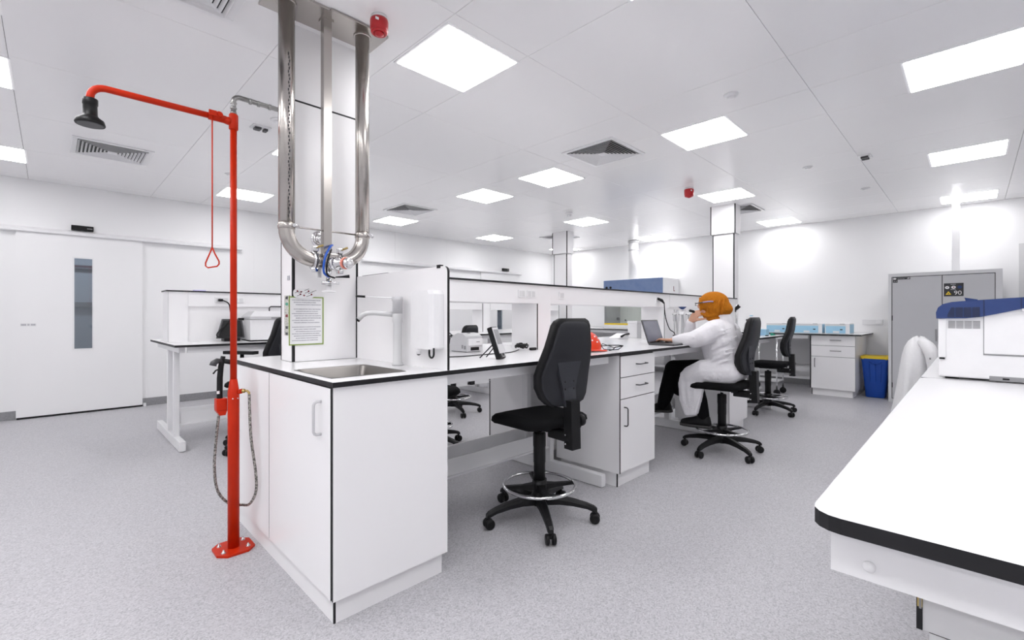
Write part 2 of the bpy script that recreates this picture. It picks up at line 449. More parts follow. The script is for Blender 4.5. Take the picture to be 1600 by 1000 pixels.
# door in the back wall at the far right
b = MB(); b.box(RX1 - .03, RX1 - .001, -1.35, -.44, .005, 2.17, LAMG); d3 = struct('door_3', b)
part('door_leaf', d3, (RX1 - .042, RX1 - .03, -1.30, -.50, .01, 2.10), m=LAMG)
part('door_handle', d3, (RX1 - .09, RX1 - .042, -.60, -.575, .98, 1.1), m=STEEL, bev=.004)

# ---------------------------------------------------------------- columns (laminate cladding with dark corner edges)
def column(name, x0, x1, y0, y1):
    b = MB(); b.box(x0 + .02, x1 - .02, y0 + .02, y1 - .02, 0, RH + .02, LAM)
    c = struct(name, b)
    for z0, z1, e in ((.0, 2.372, 0), (2.377, RH + .015, .022)):
        X0, X1, Y0, Y1 = x0 - e, x1 + e, y0 - e, y1 + e
        part('cladding_panel', c, (X0 + .012, X1, Y0, Y0 + .012, z0, z1), m=LAM)
        part('cladding_panel', c, (X0, X0 + .012, Y0 + .012, Y1, z0, z1), m=LAM, edge=CORE)
        part('cladding_panel', c, (X0, X1 - .012, Y1, Y1 + .012, z0, z1), m=LAM, edge=CORE)
        part('cladding_panel', c, (X1 - .012, X1, Y0 + .012, Y1, z0, z1), m=LAM, edge=CORE)
        part('corner_edge', c, (X0 - .001, X0 + .013, Y0 - .001, Y0 + .013, z0, z1), m=CORE)
        part('corner_edge', c, (X0 - .001, X0 + .012, Y1 + .0, Y1 + .013, z0, z1), m=CORE)
    return c
b = MB(); b.box(.95, 1.29, 2.64, 2.78, 0, RH + .02, LAM)
col1 = struct('column', b)
for z0, z1, e in ((.947, 2.374, 0), (2.380, RH + .02, .0)):
    part('cladding_panel', col1, (.942, 1.294, 2.62, 2.632, z0, z1), m=LAM, edge=CORE)
    part('cladding_panel', col1, (.93, .942, 2.632, 2.8, z0, z1), m=LAM, edge=LAM)
    part('cladding_panel', col1, (.93, 1.306, 2.79, 2.802, z0, z1), m=LAM, edge=CORE)
    part('cladding_panel', col1, (1.294, 1.306, 2.632, 2.79, z0, z1), m=LAM, edge=CORE)
    part('corner_edge', col1, (.929, .942, 2.619, 2.632, z0, z1), m=CORE)
    part('corner_edge', col1, (1.294, 1.307, 2.619, 2.632, z0, z1), m=CORE)
part('cladding_joint', col1, (.93, 1.306, 2.6195, 2.63, 2.372, 2.382), m=CORE)
column('column', 6.87, 7.03, 2.40, 2.69)
column('column', 6.87, 7.03, 5.41, 5.71)

# ---------------------------------------------------------------- ceiling fittings
def light_proto():
    t = thing('ceiling_light', '', 'ceiling light', (0, 0, RH), local=True)
    b = MB(); b.box(-.281, .281, -.281, .281, -.003, .0, WHITEP); b.build('frame', t)
    b = MB(); b.box(-.264, .264, -.264, .264, -.006, -.003, LAMPM); b.build('diffuser', t)
    return t
LP = light_proto()
LIGHTS = [
    ((1.80, 2.29), 'large square ceiling light right of the steel pipes and red sounder'),
    ((4.06, 1.67), 'square ceiling light right of the grey vent above the worktop run'),
    ((4.09, 3.45), 'square ceiling light left of the grey vent, larger of two in a row'),
    ((4.09, 4.60), 'square ceiling light left of and behind the one beside the vent'),
    ((4.10, 6.87), 'square ceiling light just below the dark vent right of the steel pipes'),
    ((6.42, 6.93), 'small square ceiling light above the far sliding door sensor'),
    ((1.81, 6.79), 'square ceiling light crossed by the red shower pole'),
    ((4.06, 0.045), 'long looking ceiling light cut by the right picture edge, near the top'),
    ((6.37, 0.04), 'ceiling light below the one cut by the right picture edge'),
    ((8.72, 0.04), 'ceiling light over the grey safety cabinet and its duct'),
    ((6.33, 2.31), 'ceiling light directly in front of the tall white column'),
    ((6.42, 4.64), 'ceiling light just right of the thin distant white column'),
    ((8.75, 2.33), 'narrow looking ceiling light near the back wall, right of the tall column'),
    ((8.73, 4.66), 'faint ceiling light above the blue fronted safety cabinet'),
    ((-0.45, 6.7), 'ceiling light above the left end of the sliding door rail'),
    ((-0.46, 4.49), 'ceiling light cut by the left picture edge beyond the shower head'),
    ((1.80, 4.6), 'ceiling light hidden behind the steel pipes, only a corner showing'),
]
for k, (p, lab) in enumerate(LIGHTS):
    o = LP if k == 0 else copy_tree(LP)
    o.location = (p[0], p[1], RH); o['label'] = lab; o['group'] = 'square ceiling lights'
for p in ((-.46, 2.29), (-.46, .045), (1.8, .045), (-.46, -1.7), (4.06, -1.7), (8.73, 6.93), (1.8, .95), (-.46, 1.15), (-.46, 3.35), (-.46, -.65), (-2.72, 1.1), (-2.72, 3.4), (-2.72, -1.7), (-2.72, .045), (-2.72, 2.29), (-2.72, 4.49), (-2.72, 6.7)):  # unseen panels added to brighten the room, plus one far corner panel
    o = copy_tree(LP); o.location = (p[0], p[1], RH); o['label'] = 'unseen square ceiling light added outside the picture to brighten the room' if p[0] < 8 else 'small bright corner of a ceiling light right of the thin distant column'; o['group'] = 'square ceiling lights'

def vent_proto():
    t = thing('ceiling_vent', '', 'air vent', (0, 0, RH), local=True)
    b = MB()
    for q in ((-.29, .29, -.29, -.252), (-.29, .29, .252, .29), (-.29, -.252, -.252, .252), (.252, .29, -.252, .252)): b.box(q[0], q[1], q[2], q[3], -.012, .0, WHITEP, bev=.003)
    b.build('frame', t)
    b = MB(); b.box(-.252, .252, -.252, .252, -.0016, -.0002, BLK); b.build('plenum', t)
    for k in range(8):
        a = .250 - k * .0265
        b = MB()
        sq = lambda h, z: [(-h, -h, z), (h, -h, z), (h, h, z), (-h, h, z)]
        b.loft([sq(a, -.0185), sq(a - .0145, -.0045), sq(a - .016, -.0045), sq(a - .0022, -.0188), sq(a, -.0185)], WHITEP, False, False, False)
        b.build('louvre', t)
    b = MB(); b.box(-.036, .036, -.036, .036, -.0188, -.012, WHITEP); b.build('centre_plate', t)
    return t
VP = vent_proto()
for k, (p, lab) in enumerate((((.40, 2.55), 'air vent cut by the top picture edge, left of the steel pipes'), ((.42, 5.9), 'slatted air vent below the shower arm'), ((3.81, 2.55), 'large grey slatted air vent over the middle of the worktop run'),
                              ((3.81, 5.97), 'dark air vent just right of the steel pipes'), ((7.3, 2.5), 'air vent peeping out right of the tall column top'), ((7.28, 5.92), 'air vent crossing behind the thin distant column top'))):
    o = VP if k == 0 else copy_tree(VP)
    o.location = (p[0], p[1], RH); o['label'] = lab; o['group'] = 'square ceiling vents'

def sounder(x, y, s, lab):
    t = thing('sounder_beacon', lab, 'alarm', (x, y, RH), 'red alarm sounders on the ceiling')
    b = MB(); b.lathe((x, y, RH), [(.052 * s, 0), (.052 * s, -.03 * s)], WHITEP); b.build('base', t)
    b = MB(); b.lathe((x, y, RH), [(.055 * s, -.02 * s), (.058 * s, -.035 * s), (.056 * s, -.085 * s), (.05 * s, -.1 * s), (.03 * s, -.102 * s)], REDB); b.build('body', t)
    b = MB(); b.torus((x, y, RH - .1 * s), .042 * s, .011 * s, REDB); b.build('rim', t)
    b = MB(); b.lathe((x, y, RH), [(.034 * s, -.098 * s), (.03 * s, -.115 * s), (.012 * s, -.125 * s), (.002, -.126 * s)], REDB); b.build('lens', t)
    b = MB(); b.box(x - .052 * s, x - .03 * s, y - .05 * s, y - .046 * s, RH - .055 * s, RH - .04 * s, PAPER); b.build('label_strip', t)
sounder(1.235, 2.235, .82, 'red round alarm sounder on the ceiling beside the steel pipe plate')
sounder(5.62, 2.5, 1.0, 'red alarm sounder hanging left of the tall white column')
def disc(name, x, y, r, h, lab, cat='detector'):
    t = thing(name, lab, cat, (x, y, RH))
    b = MB(); b.lathe((x, y, RH), [(r, .0), (r, -h * .3), (r * .9, -h * .45), (r * .4, -h * .5)], WHITEP); b.build('base', t)
    b = MB(); b.lathe((x, y, RH), [(r * .62, -h * .4), (r * .58, -h * .85), (r * .3, -h), (.002, -h)], WHITEP); b.build('cap', t)
    return t
disc('smoke_detector', 3.46, 1.23, .05, .03, 'flat white round detector beyond the vent, near the second ceiling light')
disc('smoke_detector', 5.65, 4.4, .05, .07, 'white dome detector on the ceiling left of the distant column light')
disc('smoke_detector', 5.73, 1.25, .045, .02, 'flat white disc on the ceiling between column and right wall lights')
disc('smoke_detector', 1.31, 4.0, .06, .02, 'flat white disc behind the shower feed pipe on the ceiling')
disc('smoke_detector', 7.2, .95, .045, .02, 'small flat disc on the ceiling before the grey safety cabinet')
disc('smoke_detector', 1.42, 5.9, .05, .02, 'small flat disc on the ceiling left of the red pole')
def emer(x, y, lab):
    t = thing('emergency_light', lab, 'emergency light', (x, y, RH))
    part('base', t, (x - .07, x + .07, y - .05, y + .05, RH - .012, RH), m=WHITEP, bev=.003)
    b = MB(); b.box(x - .05, x + .0, y - .03, y + .03, RH - .03, RH - .012, DARKG, bev=.004); b.box(x + .02, x + .05, y - .03, y + .03, RH - .03, RH - .012, DARKG, bev=.004); b.build('spot', t)
emer(1.25, 4.25, 'small white emergency spotlight on the ceiling beside the red pole')
emer(5.74, .76, 'small twin emergency spotlight on the ceiling at right')

# ---------------------------------------------------------------- benches
WT, WB = .945, .925
def worktop_slab(name, x0, x1, y0, y1, label, r=.02, hole=None, zt=WT, th=.02):
    b = MB()
    if hole:
        hx0, hx1, hy0, hy1 = hole
        for q in ((x0, hx0, y0, y1), (hx1, x1, y0, y1), (hx0, hx1, y0, hy0), (hx0, hx1, hy1, y1)): b.box(*q, zt - th, zt, TOP, CORE)
    else:
        pts = [((x0 + x1) / 2 + p[0], (y0 + y1) / 2 + p[1]) for p in rrect((x1 - x0) / 2, (y1 - y0) / 2, r)]
        b.prism(pts, 2, zt - th, zt, TOP, CORE)
    return tag(b.build(name), label, 'worktop')
worktop_slab('worktop', .755, 2.764, 1.715, 3.12, 'white worktop with black edge around the steel sink', hole=(.80, 1.15, 1.83, 2.24))
worktop_slab('worktop', 2.768, 6.65, 1.715, 3.12, 'long white worktop where the person in the lab coat works', r=.006)
worktop_slab('worktop', .745, 6.6, 4.80, 6.2, 'white worktop of the rear bench behind the red shower', r=.02)
worktop_slab('worktop', 8.12, 9.24, 1.12, 7.2, 'white worktop along the back wall carrying the pale blue boxes', r=.006, zt=.925)
worktop_slab('worktop', .700, 2.546, -1.1, .152, 'broad white worktop with rounded corner filling the lower right', r=.035)
worktop_slab('worktop', 2.551, 5.7, -1.1, .152, 'white worktop under the blue-topped analyser', r=.006)

def dhandle(parent, c, axis, L, out, m=DARKG, r=.0045, name='handle'):
    """bow handle: c centre on the face, axis unit vector along, out unit vector off the face"""
    c, a, o = Vector(c), Vector(axis), Vector(out)
    h = L / 2; d = .03
    pts = [c - a * h, c - a * h + o * (d - .012), c - a * (h - .004) + o * (d - .004), c - a * (h - .012) + o * d,
           c + a * (h - .012) + o * d, c + a * (h - .004) + o * (d - .004), c + a * h + o * (d - .012), c + a * h]
    b = MB(); b.tube(pts, r, m, 8)
    return b.build(name, parent)

# sink unit at the near end of the island
t = thing('sink_cabinet', 'white cupboard under the steel sink with a tall grey handle', 'cabinet', (1.0, 2.4, 0))
b = MB(); b.box(.785, 1.28, 1.76, 2.6, .0, .74, LAM); b.build('carcass', t)
part('rear_carcass', t, (.785, 1.28, 2.82, 3.05, 0, .9), m=LAM)
part('plinth', t, (.777, .784, 1.763, 3.05, 0, .1), (.784, 1.292, 1.757, 1.763, 0, .1), m=LAM)
part('plinth_corner', t, (.7765, .7845, 1.7565, 1.763, 0, .1), m=CORE)
part('end_panel', t, (.762, 1.305, 1.73, 1.743, .1, .922), m=LAM, edge=CORE)
d = part('door', t, (.760, .773, 1.748, 2.452, .1, .918), m=LAM, edge=CORE)
dhandle(d, (.760, 1.836, .793), (0, 0, 1), .13, (-1, 0, 0), GREYP, .006)
part('side_panel', t, (.760, .773, 2.458, 3.06, .1, .918), m=LAM, edge=MIDG)
# sink bowl
t = thing('sink', 'rectangular brushed steel sink set in the worktop', 'sink', (.975, 2.035, .75))
sx, sy = .975, 2.035
def sr(hx, hy, z, r): return [(sx + p[0], sy + p[1], z) for p in rrect(hx, hy, r, 5)]
b = MB(); b.loft([sr(.178, .208, WT + .0015, .03), sr(.172, .202, WT + .002, .03), sr(.166, .196, WT - .004, .03), sr(.158, .188, .80, .035), sr(.135, .165, .765, .04), sr(.03, .03, .76, .029)], STEELD, False, True); b.build('bowl', t)
b = MB(); b.lathe((sx, sy, .7605), [(.03, 0), (.03, .003), (.022, .002), (.002, .002)], CHROME); b.build('drain', t)
# splash panel
t = thing('splash_panel', 'upright white divider with black edge beside the sink', 'panel', (1.306, 2.17, WT))
pts = [(1.722, WT), (2.612, WT), (2.612, 1.432)] + [(1.722 + .03 - .03 * math.sin(math.radians(a)), 1.402 + .03 * math.cos(math.radians(a))) for a in range(0, 91, 15)]
b = MB(); b.prism(pts, 0, 1.298, 1.311, LAM, CORE); b.build('panel', t)
part('clip', t, (1.294, 1.315, 1.775, 1.80, 1.424, 1.440), m=BLK)
# water heater on the panel
t = thing('water_heater', 'slim white wall-hung water heater with a black hook outlet', 'heater', (1.25, 1.82, 1.04))
b = MB()
sec = lambda z, g: [(1.298 - x, 1.856 + y * .92, z) for x, y in [(0.0, -.118 + g), (.03, -.118 + g), (.05, -.108 + g), (.062, -.08 + g), (.066, 0), (.062, .08 - g), (.05, .108 - g), (.03, .118 - g), (0.0, .118 - g)]]
b.loft([sec(1.042, .006), sec(1.05, 0), sec(1.30, 0), sec(1.318, .012)], WHITEP, smooth=False); b.build('body', t)
b = MB(); b.cyl((1.25, 1.885, 1.045), (1.25, 1.885, 1.015), .012, WHITEP); b.ell((1.25, 1.885, 1.02), (.011, .011, .012), BLK); b.build('control_knob', t)
b = MB(); b.tube([(1.245, 1.79, 1.05), (1.245, 1.79, 1.022)] + arc((1.245, 1.772, 1.022), .018, 0, -180, (1, 2), 8) + [(1.245, 1.754, 1.05)], .0045, BLK, 8); b.build('outlet_hook', t)
part('red_mark', t, (1.2375, 1.2385, 1.895, 1.915, 1.068, 1.073), m=RED, label='short red mark')
part('rating_label', t, (1.2365, 1.2375, 1.905, 1.911, 1.10, 1.125), m=INK)
# lever tap
t = thing('mixer_tap', 'tall grey swivel tap with a long thin lever', 'tap', (1.251, 2.078, WT))
tx, ty = 1.251, 2.078
b = MB(); b.lathe((tx, ty, WT), [(.027, 0), (.027, .015), (.023, .018), (.022, .215), (.026, .225), (.026, .262), (.024, .265)], TAPG); b.build('body', t)
b = MB(); b.lathe((tx, ty, 1.21), [(.0255, .0), (.0255, .062), (.027, .064), (.027, .085), (.02, .088)], GREYP); b.build('cartridge_head', t)
dr = Vector((-.14, .14, 0)).normalized()
P = lambda s, z: Vector((tx, ty, z)) + dr * s
b = MB(); b.tube([P(.015, 1.205), P(.12, 1.213), P(.155, 1.212), P(.178, 1.202), P(.198, 1.182)], [.013, .0125, .0125, .0125, .0135], TAPG, 12); b.tube([P(.198, 1.182), P(.205, 1.174)], .0115, BLK, 12); b.build('spout', t)
b = MB(); b.tube([P(.02, 1.289), P(.17, 1.297)], .0035, WHITEP, 8); b.build('lever', t)
b = MB(); b.tube([P(.165, 1.2965), P(.212, 1.299)], .006, BLK, 10); b.build('lever_grip', t)
b = MB(); b.ell(P(.024, 1.280), (.005, .005, .006), BLK); b.build('indicator', t)

# notices on the near column
t = thing('notice_frame', 'document sheet in a lime green frame on the near column', 'notice', (1.0, 2.618, 1.04))
y = 2.6185
part('frame', t, (.909, 1.097, y - .004, y, 1.037, 1.043), (.909, 1.097, y - .004, y, 1.298, 1.304), (.909, .914, y - .004, y, 1.043, 1.298), (1.091, 1.097, y - .004, y, 1.043, 1.298), m=LIME)
part('sheet', t, (.914, 1.091, y - .002, y, 1.043, 1.298), m=PAPER)
b = MB()
for k in range(19):
    z = 1.285 - k * .0123
    if k in (3, 11): continue
    x0 = .925 + .01 * (k % 3); L = (.155, .12, .14, .15)[k % 4]
    b.box(x0, min(x0 + L, 1.083), y - .0026, y - .002, z - .0032, z + .0016, INK)
o = b.build('printed_lines', t); o['kind'] = 'stuff'
t = thing('sticker', 'white sticker with dark red dots and slanted print above the green frame', 'sticker', (.99, 2.617, 1.29))
pts = [(.93 + .058 + .058 * math.copysign(abs(math.cos(a)) ** .6, math.cos(a)), 1.322 + .027 * math.copysign(abs(math.sin(a)) ** .6, math.sin(a))) for a in [2 * PI * k / 28 for k in range(28)]]
b = MB(); b.prism(pts, 1, y - .0065, y - .0055, PAPER); b.build('backing', t)
b = MB()
for k, (x, z) in enumerate(((.952, 1.334), (.972, 1.330), (1.012, 1.335), (.968, 1.317), (.988, 1.311), (1.028, 1.317))):
    b.lathe((x, y - .0065, z), [(.0048, 0), (.0048, .0006)], INKR, 10, (0, -1, 0))
b.build('dots', t)
b = MB()
for x, z in ((.938, 1.322), (.956, 1.322), (.99, 1.337), (.992, 1.322), (1.01, 1.32), (.95, 1.306), (1.0, 1.303), (1.03, 1.33)):
    b.prism([(x, z), (x + .024, z + .010), (x + .0248, z + .0125), (x, z + .0025)], 1, y - .0072, y - .0065, INKD)
b.build('slanted_print', t)
t = thing('label_strip', 'narrow multi-coloured vertical label on the side of the near column', 'label', (.929, 2.70, 1.09))
part('strip', t, (.926, .9295, 2.655, 2.735, 1.09, 1.312), m=STRIPC)
b = MB()
for z, m in ((1.30, INKD), (1.265, GREEN), (1.20, INKR), (1.135, INKD), (1.10, INKD)):
    b.box(.925, .926, 2.68, 2.712, z - .009, z + .006, m)
b.build('marks', t)
part('top_tag', t, (.926, .9295, 2.66, 2.69, 1.395, 1.42), m=INK)

# service spine along the island
def socket(parent, x, y, z, w=.09, s=-1):
    b = MB(); b.box(x, x + w, y, y + s * .008, z, z + .055, WHITEP, bev=.002); o = b.build('socket_plate', parent)
    b = MB(); b.box(x + .008, x + w * .45, y + s * .008, y + s * .0095, z + .008, z + .047, LAMG); b.box(x + w * .55, x + w - .008, y + s * .008, y + s * .0095, z + .008, z + .047, LAMG); b.build('outlet', o)
sp = thing('service_spine', 'white shelf spine with black trim on the near island, openings below', 'shelf unit', (4.0, 2.43, WT))
part('top_cap', sp, (1.313, 6.66, 2.285, 2.575, 1.424, 1.437), m=LAM, edge=CORE)
for x0, x1 in ((1.315, 2.5715), (2.7205, 4.5715), (4.6985, 6.65)):
    part('fascia', sp, (x0, x1, 2.300, 2.312, 1.290, 1.424), m=LAM)
    part('fascia', sp, (x0, x1, 2.548, 2.560, 1.290, 1.424), m=LAM)
    part('shelf', sp, (x0, x1, 2.312, 2.548, 1.290, 1.302), m=LAM)
for x in (2.56, 4.56, 6.637): part('divider', sp, (x, x + .012, 2.298, 2.562, WT, 1.289), m=LAM, edge=CORE)
part('end_cap', sp, (6.637, 6.65, 2.298, 2.562, 1.289, 1.424), m=LAM)
part('post_panel', sp, (2.572, 2.72, 2.300, 2.312, WT, 1.424), m=LAM); part('post_panel', sp, (2.572, 2.72, 2.548, 2.56, WT, 1.424), m=LAM)
part('post_panel', sp, (4.572, 4.698, 2.304, 2.312, WT, 1.424), m=LAM)
part('front_panel', sp, (4.572, 6.637, 2.312, 2.322, WT, 1.290), m=LAM)
part('end_post', sp, (1.315, 1.33, 2.31, 2.55, WT, 1.424), m=LAM)
socket(sp, 1.36, 2.3, 1.325); socket(sp, 2.36, 2.3, 1.33, .07); socket(sp, 2.45, 2.3, 1.33, .09)
socket(sp, 4.38, 2.3, 1.33); socket(sp, 2.82, 2.3, 1.33, .06)
# rear spine
rs = thing('service_spine', 'white shelf spine of the rear bench behind the red shower', 'shelf unit', (3.6, 5.5, WT))
part('top_cap', rs, (.765, 6.62, 5.365, 5.635, 1.428, 1.441), m=LAM, edge=CORE)
for x0, x1 in ((.94, 2.7), (2.74, 4.72), (4.9, 6.6)):
    part('fascia', rs, (x0, x1, 5.38, 5.392, 1.29, 1.428), m=LAM); part('fascia', rs, (x0, x1, 5.608, 5.62, 1.29, 1.428), m=LAM)
    part('shelf', rs, (x0, x1, 5.392, 5.608, 1.29, 1.302), m=LAM)
part('end_panel', rs, (.776, .788, 5.38, 5.62, WT, 1.428), m=LAM, edge=LAMG)
part('post_panel', rs, (.788, .938, 5.378, 5.392, WT, 1.428), m=LAM)
part('back_panel', rs, (.938, 2.73, 5.396, 5.404, WT, 1.29), m=LAM)
part('divider', rs, (2.73, 2.742, 5.378, 5.622, WT, 1.428), m=LAM, edge=CORE)
part('divider', rs, (4.73, 4.742, 5.378, 5.622, WT, 1.428), m=LAM, edge=CORE)
part('post_panel', rs, (4.742, 4.89, 5.38, 5.392, WT, 1.428), m=LAM)
part('divider', rs, (6.588, 6.6, 5.378, 5.622, WT, 1.428), m=LAM, edge=CORE)
socket(rs, 1.16, 5.38, 1.33, .12); socket(rs, 1.32, 5.38, 1.33, .10); socket(rs, 3.0, 5.38, 1.33, .1)

# bench frames
def tleg(t, x, y0, y1, p0, p1, zt=WB):
    b = MB()
    b.box(x, x + .05, y0, y1, .004, .09, PAINT, bev=.006); b.build('foot', t)
    for p in (p0, p1):
        b = MB(); b.box(x + .003, x + .047, p - .03, p + .03, .088, zt - .05, PAINT, bev=.003); b.build('leg', t)
    b = MB(); b.box(x + .003, x + .047, y0 + .03, y1 - .03, zt - .055, zt, PAINT); b.build('crossbar', t)
def tray(t, x0, x1, y0, y1, z0=.19, z1=.30):
    b = MB(); b.box(x0, x1, y0, y0 + .004, z0, z1, PAINT); b.box(x0, x1, y1 - .004, y1, z0, z1, PAINT); b.box(x0, x1, y0, y1, z0, z0 + .004, PAINT)
    b.box(x0, x1, y0 - .014, y0, z0 - .006, z0 + .006, PAINT); b.box(x0, x1, y1, y1 + .012, z1 - .008, z1, PAINT); b.build('cable_tray', t)
f = thing('bench_understructure', 'white steel T-leg frame under the near island', 'bench frame', (3.5, 2.4, 0))
for x in (2.70, 4.66, 6.5): tleg(f, x, 1.82, 3.02, 2.32, 2.56)
for x0, x1 in ((1.31, 2.70), (3.305, 4.76), (5.31, 6.5)):
    part('apron', f, (x0, x1, 1.765, 1.785, .872, WB), m=PAINT, bev=.003)
    part('apron', f, (x0, x1, 3.055, 3.075, .872, WB), m=PAINT)
for x0, x1 in ((1.39, 2.70), (2.75, 4.66), (4.71, 6.5)): tray(f, x0, x1, 2.315, 2.555)
f = thing('bench_understructure', 'white steel T-leg frame under the rear bench near the sliding door', 'bench frame', (3.6, 5.5, 0))
for x in (.79, 2.72, 4.7, 6.5): tleg(f, x, 4.90, 6.1, 5.2, 5.5)
for x0, x1 in ((.84, 6.5),):
    part('apron', f, (x0, x1, 4.85, 4.87, .872, WB), m=PAINT); part('apron', f, (x0, x1, 6.13, 6.15, .872, WB), m=PAINT)
for x0, x1 in ((.84, 2.72), (2.77, 4.7), (4.75, 6.5)): tray(f, x0, x1, 5.2, 5.45)
part('levelling_foot', f, (1.32, 1.38, 5.3, 5.36, .145, .185), m=BLK)

# drawer pedestals, built facing -y and turned into place
def pedestal(label, loc, rz, w=.50, depth=.56, h=.92, group=None, zs=(.915, .768, .763, .617, .612), hs=None):
    t = thing('drawer_cabinet', label, 'cabinet', loc, group, local=True)
    t.rotation_euler = (0, 0, rz)
    part('carcass', t, (.013, w - .013, .016, depth, .1, h), m=LAMG)
    part('side_panel', t, (0, .013, -.001, depth, .1, h), m=LAM, edge=CORE)
    part('side_panel', t, (w - .013, w, .014, depth, .1, h), m=LAM)
    part('plinth', t, (.02, w - .03, .03, depth - .03, 0, .1), m=LAM)
    part('plinth_corner', t, (.018, .028, .028, .034, 0, .1), m=CORE)
    part('front_gap', t, (.013, w - .002, .0135, .0165, .1, h), m=CORE)
    for z1, z0 in ((zs[0], zs[1]), (zs[2], zs[3])):
        d = part('drawer', t, (.016, w, .0, .013, z0, z1), m=LAM, edge=CORE)
        dhandle(d, (w * .58, 0, (z0 + z1) / 2 + .008), (1, 0, 0), .13, (0, -1, 0))
    d = part('door', t, (.016, w, 0, .013, .102, zs[4]), m=LAM, edge=CORE)
    dhandle(d, (.065, 0, .49), (0, 0, 1), .13, (0, -1, 0))
    return t
pedestal('white drawer and door cabinet left of the person in the lab coat', (2.78, 1.73, 0), 0)
pedestal('white drawer cabinet half hidden behind the seated person', (4.775, 1.72, 0), 0, .53)
pedestal('white cabinet on the far side of the island, its grey side showing under the worktop', (3.30, 3.09, 0), PI, .5, .48)
pedestal('white cabinet with three fronts beside the blue bin', (8.20, 1.76, 0), -PI / 2, .56, 1.0, .90, zs=(.90, .752, .747, .587, .582))
pedestal('white cabinet on the rear bench, under its far part', (5.9, 4.87, 0), 0, .5, .3)
# frame under the back bench
f = thing('bench_understructure', 'white frame and rails under the back wall worktop', 'bench frame', (8.6, 4, 0))
for yy in (3.4, 5.0, 6.9):
    part('leg', f, (8.25, 8.30, yy, yy + .05, 0, .9), m=PAINT); part('leg', f, (9.1, 9.15, yy, yy + .05, 0, .9), m=PAINT)
part('rail', f, (8.9, 8.92, 1.8, 7.0, .27, .34), m=PAINT); part('rail', f, (8.9, 8.92, 1.8, 7.0, .14, .18), m=PAINT); part('apron', f, (8.18, 8.2, 1.78, 7.1, .845, .905), m=PAINT)
part('modesty_panel', f, (9.18, 9.19, 1.8, 7.0, .36, .9), m=LAMG)

# foreground bench underside
t = thing('bench_understructure', 'white apron rail with a round cap under the lower right worktop', 'bench frame', (1.2, -.4, 0))
part('apron', t, (.735, .755, -1.05, .134, .862, WB), m=PAINT)
part('apron', t, (.755, 5.6, .112, .132, .862, WB), m=PAINT)
b = MB(); b.lathe((.735, .093, .881), [(.0068, 0), (.0068, .002), (.005, .0042), (.001, .005)], WHITEP, 20, (-1, 0, 0)); b.build('cap', t)
for x in (2.2, 4.4):
    part('leg', t, (x, x + .05, .02, .08, 0, .862), m=PAINT); part('leg', t, (x, x + .05, -1.0, -.94, 0, .862), m=PAINT)
t = thing('under_bench_cabinet', 'pale cabinet with black edges and a hinge under the lower right worktop', 'cabinet', (1.1, -.5, 0))
part('carcass', t, (.815, 1.35, -1.0, .03, .1, .86), m=LAMG)
part('drawer_front', t, (.800, .813, -1.0, .052, .792, .859), m=LAMG, edge=CORE)
part('door', t, (.806, .815, -1.0, .040, .10, .788), m=LAMG, edge=CORE)
part('front_edge', t, (.7985, .8005, .0460, .0522, .792, .859), m=CORE)
part('hinge', t, (.7975, .7985, .0462, .0512, .822, .834), m=BRASS); 
part('hinge', t, (.797, .7985, .047, .0495, .820, .836), m=MIDG)

# ---------------------------------------------------------------- steel pipe loop with its valve
yp = 2.445
t = thing('steel_pipe_loop', 'U-shaped steel pipe loop hanging from the ceiling over the sink', 'pipework', (1.04, yp, 1.35))
part('ceiling_plate', t, (.742, 1.355, 2.35, 2.56, RH - .014, RH - .001), m=STEEL)
part('ceiling_plate', t, (1.02, 1.33, 2.338, 2.35, RH - .016, RH - .006), m=STEEL)
xl, xr, R = .838, 1.246, .15
b = MB(); b.cyl((xl, yp, 1.645), (xl, yp, RH - .015), .038, STEEL, n=28); b.build('riser_pipe', t)
b = MB(); b.cyl((xr, yp, 1.645), (xr, yp, RH - .015), .038, STEEL, n=28); b.build('riser_pipe', t)
for x in (xl, xr):
    b = MB(); b.lathe((x, yp, RH - .022), [(.043, 0), (.048, .003), (.048, .008)], STEEL, 28); b.build('collar', t)
b = MB(); b.tube([(xl, yp, 1.645)] + arc((xl + R, yp, 1.64), R, 180, 270, (0, 2), 12) + [(xl + R + .0, yp, 1.49)], .038, STEEL, 28); b.build('elbow', t)
b = MB(); b.tube([(xr, yp, 1.645)] + arc((xr - R, yp, 1.64), R, 0, -90, (0, 2), 12) + [(xr - R, yp, 1.49)], .038, STEEL, 28); b.build('elbow', t)
for x in (xl, xr):
    b = MB(); b.lathe((x, yp, 1.635), [(.039, 0), (.041, .002), (.041, .028), (.039, .03)], STEEL, 28)
    b.cyl((x + .045, yp - .03, 1.648), (x + .02, yp - .05, 1.652), .009, CHROME); b.build('pipe_clamp', t)
b = MB(); b.tube([(xl, yp, 1.652), (xr, yp, 1.652)], .0045, STEEL, 8); b.build('tie_rod', t)
part('support_post', t, (1.019, 1.062, yp - .02, yp + .02, 1.515, RH - .014), m=STEEL)
part('post_foot', t, (1.010, 1.071, yp - .026, yp + .026, RH - .022, RH - .013), m=STEEL)
b = MB()
for k in range(46): b.box(xl - .0055 + .011 * ((k * 7) % 5) / 9, xl - .0005 + .011 * ((k * 7) % 5) / 9, yp - .0388, yp - .0376, 2.50 - k * .018, 2.512 - k * .018, INKD)
b.build('stencilled_marking', t)['kind'] = 'stuff'
b = MB(); b.cyl((xl + R, yp, 1.49), (1.015, yp, 1.49), .030, STEEL, n=24); b.cyl((1.07, yp, 1.49), (xr - R, yp, 1.49), .030, STEEL, n=24); b.build('spool_pipe', t)
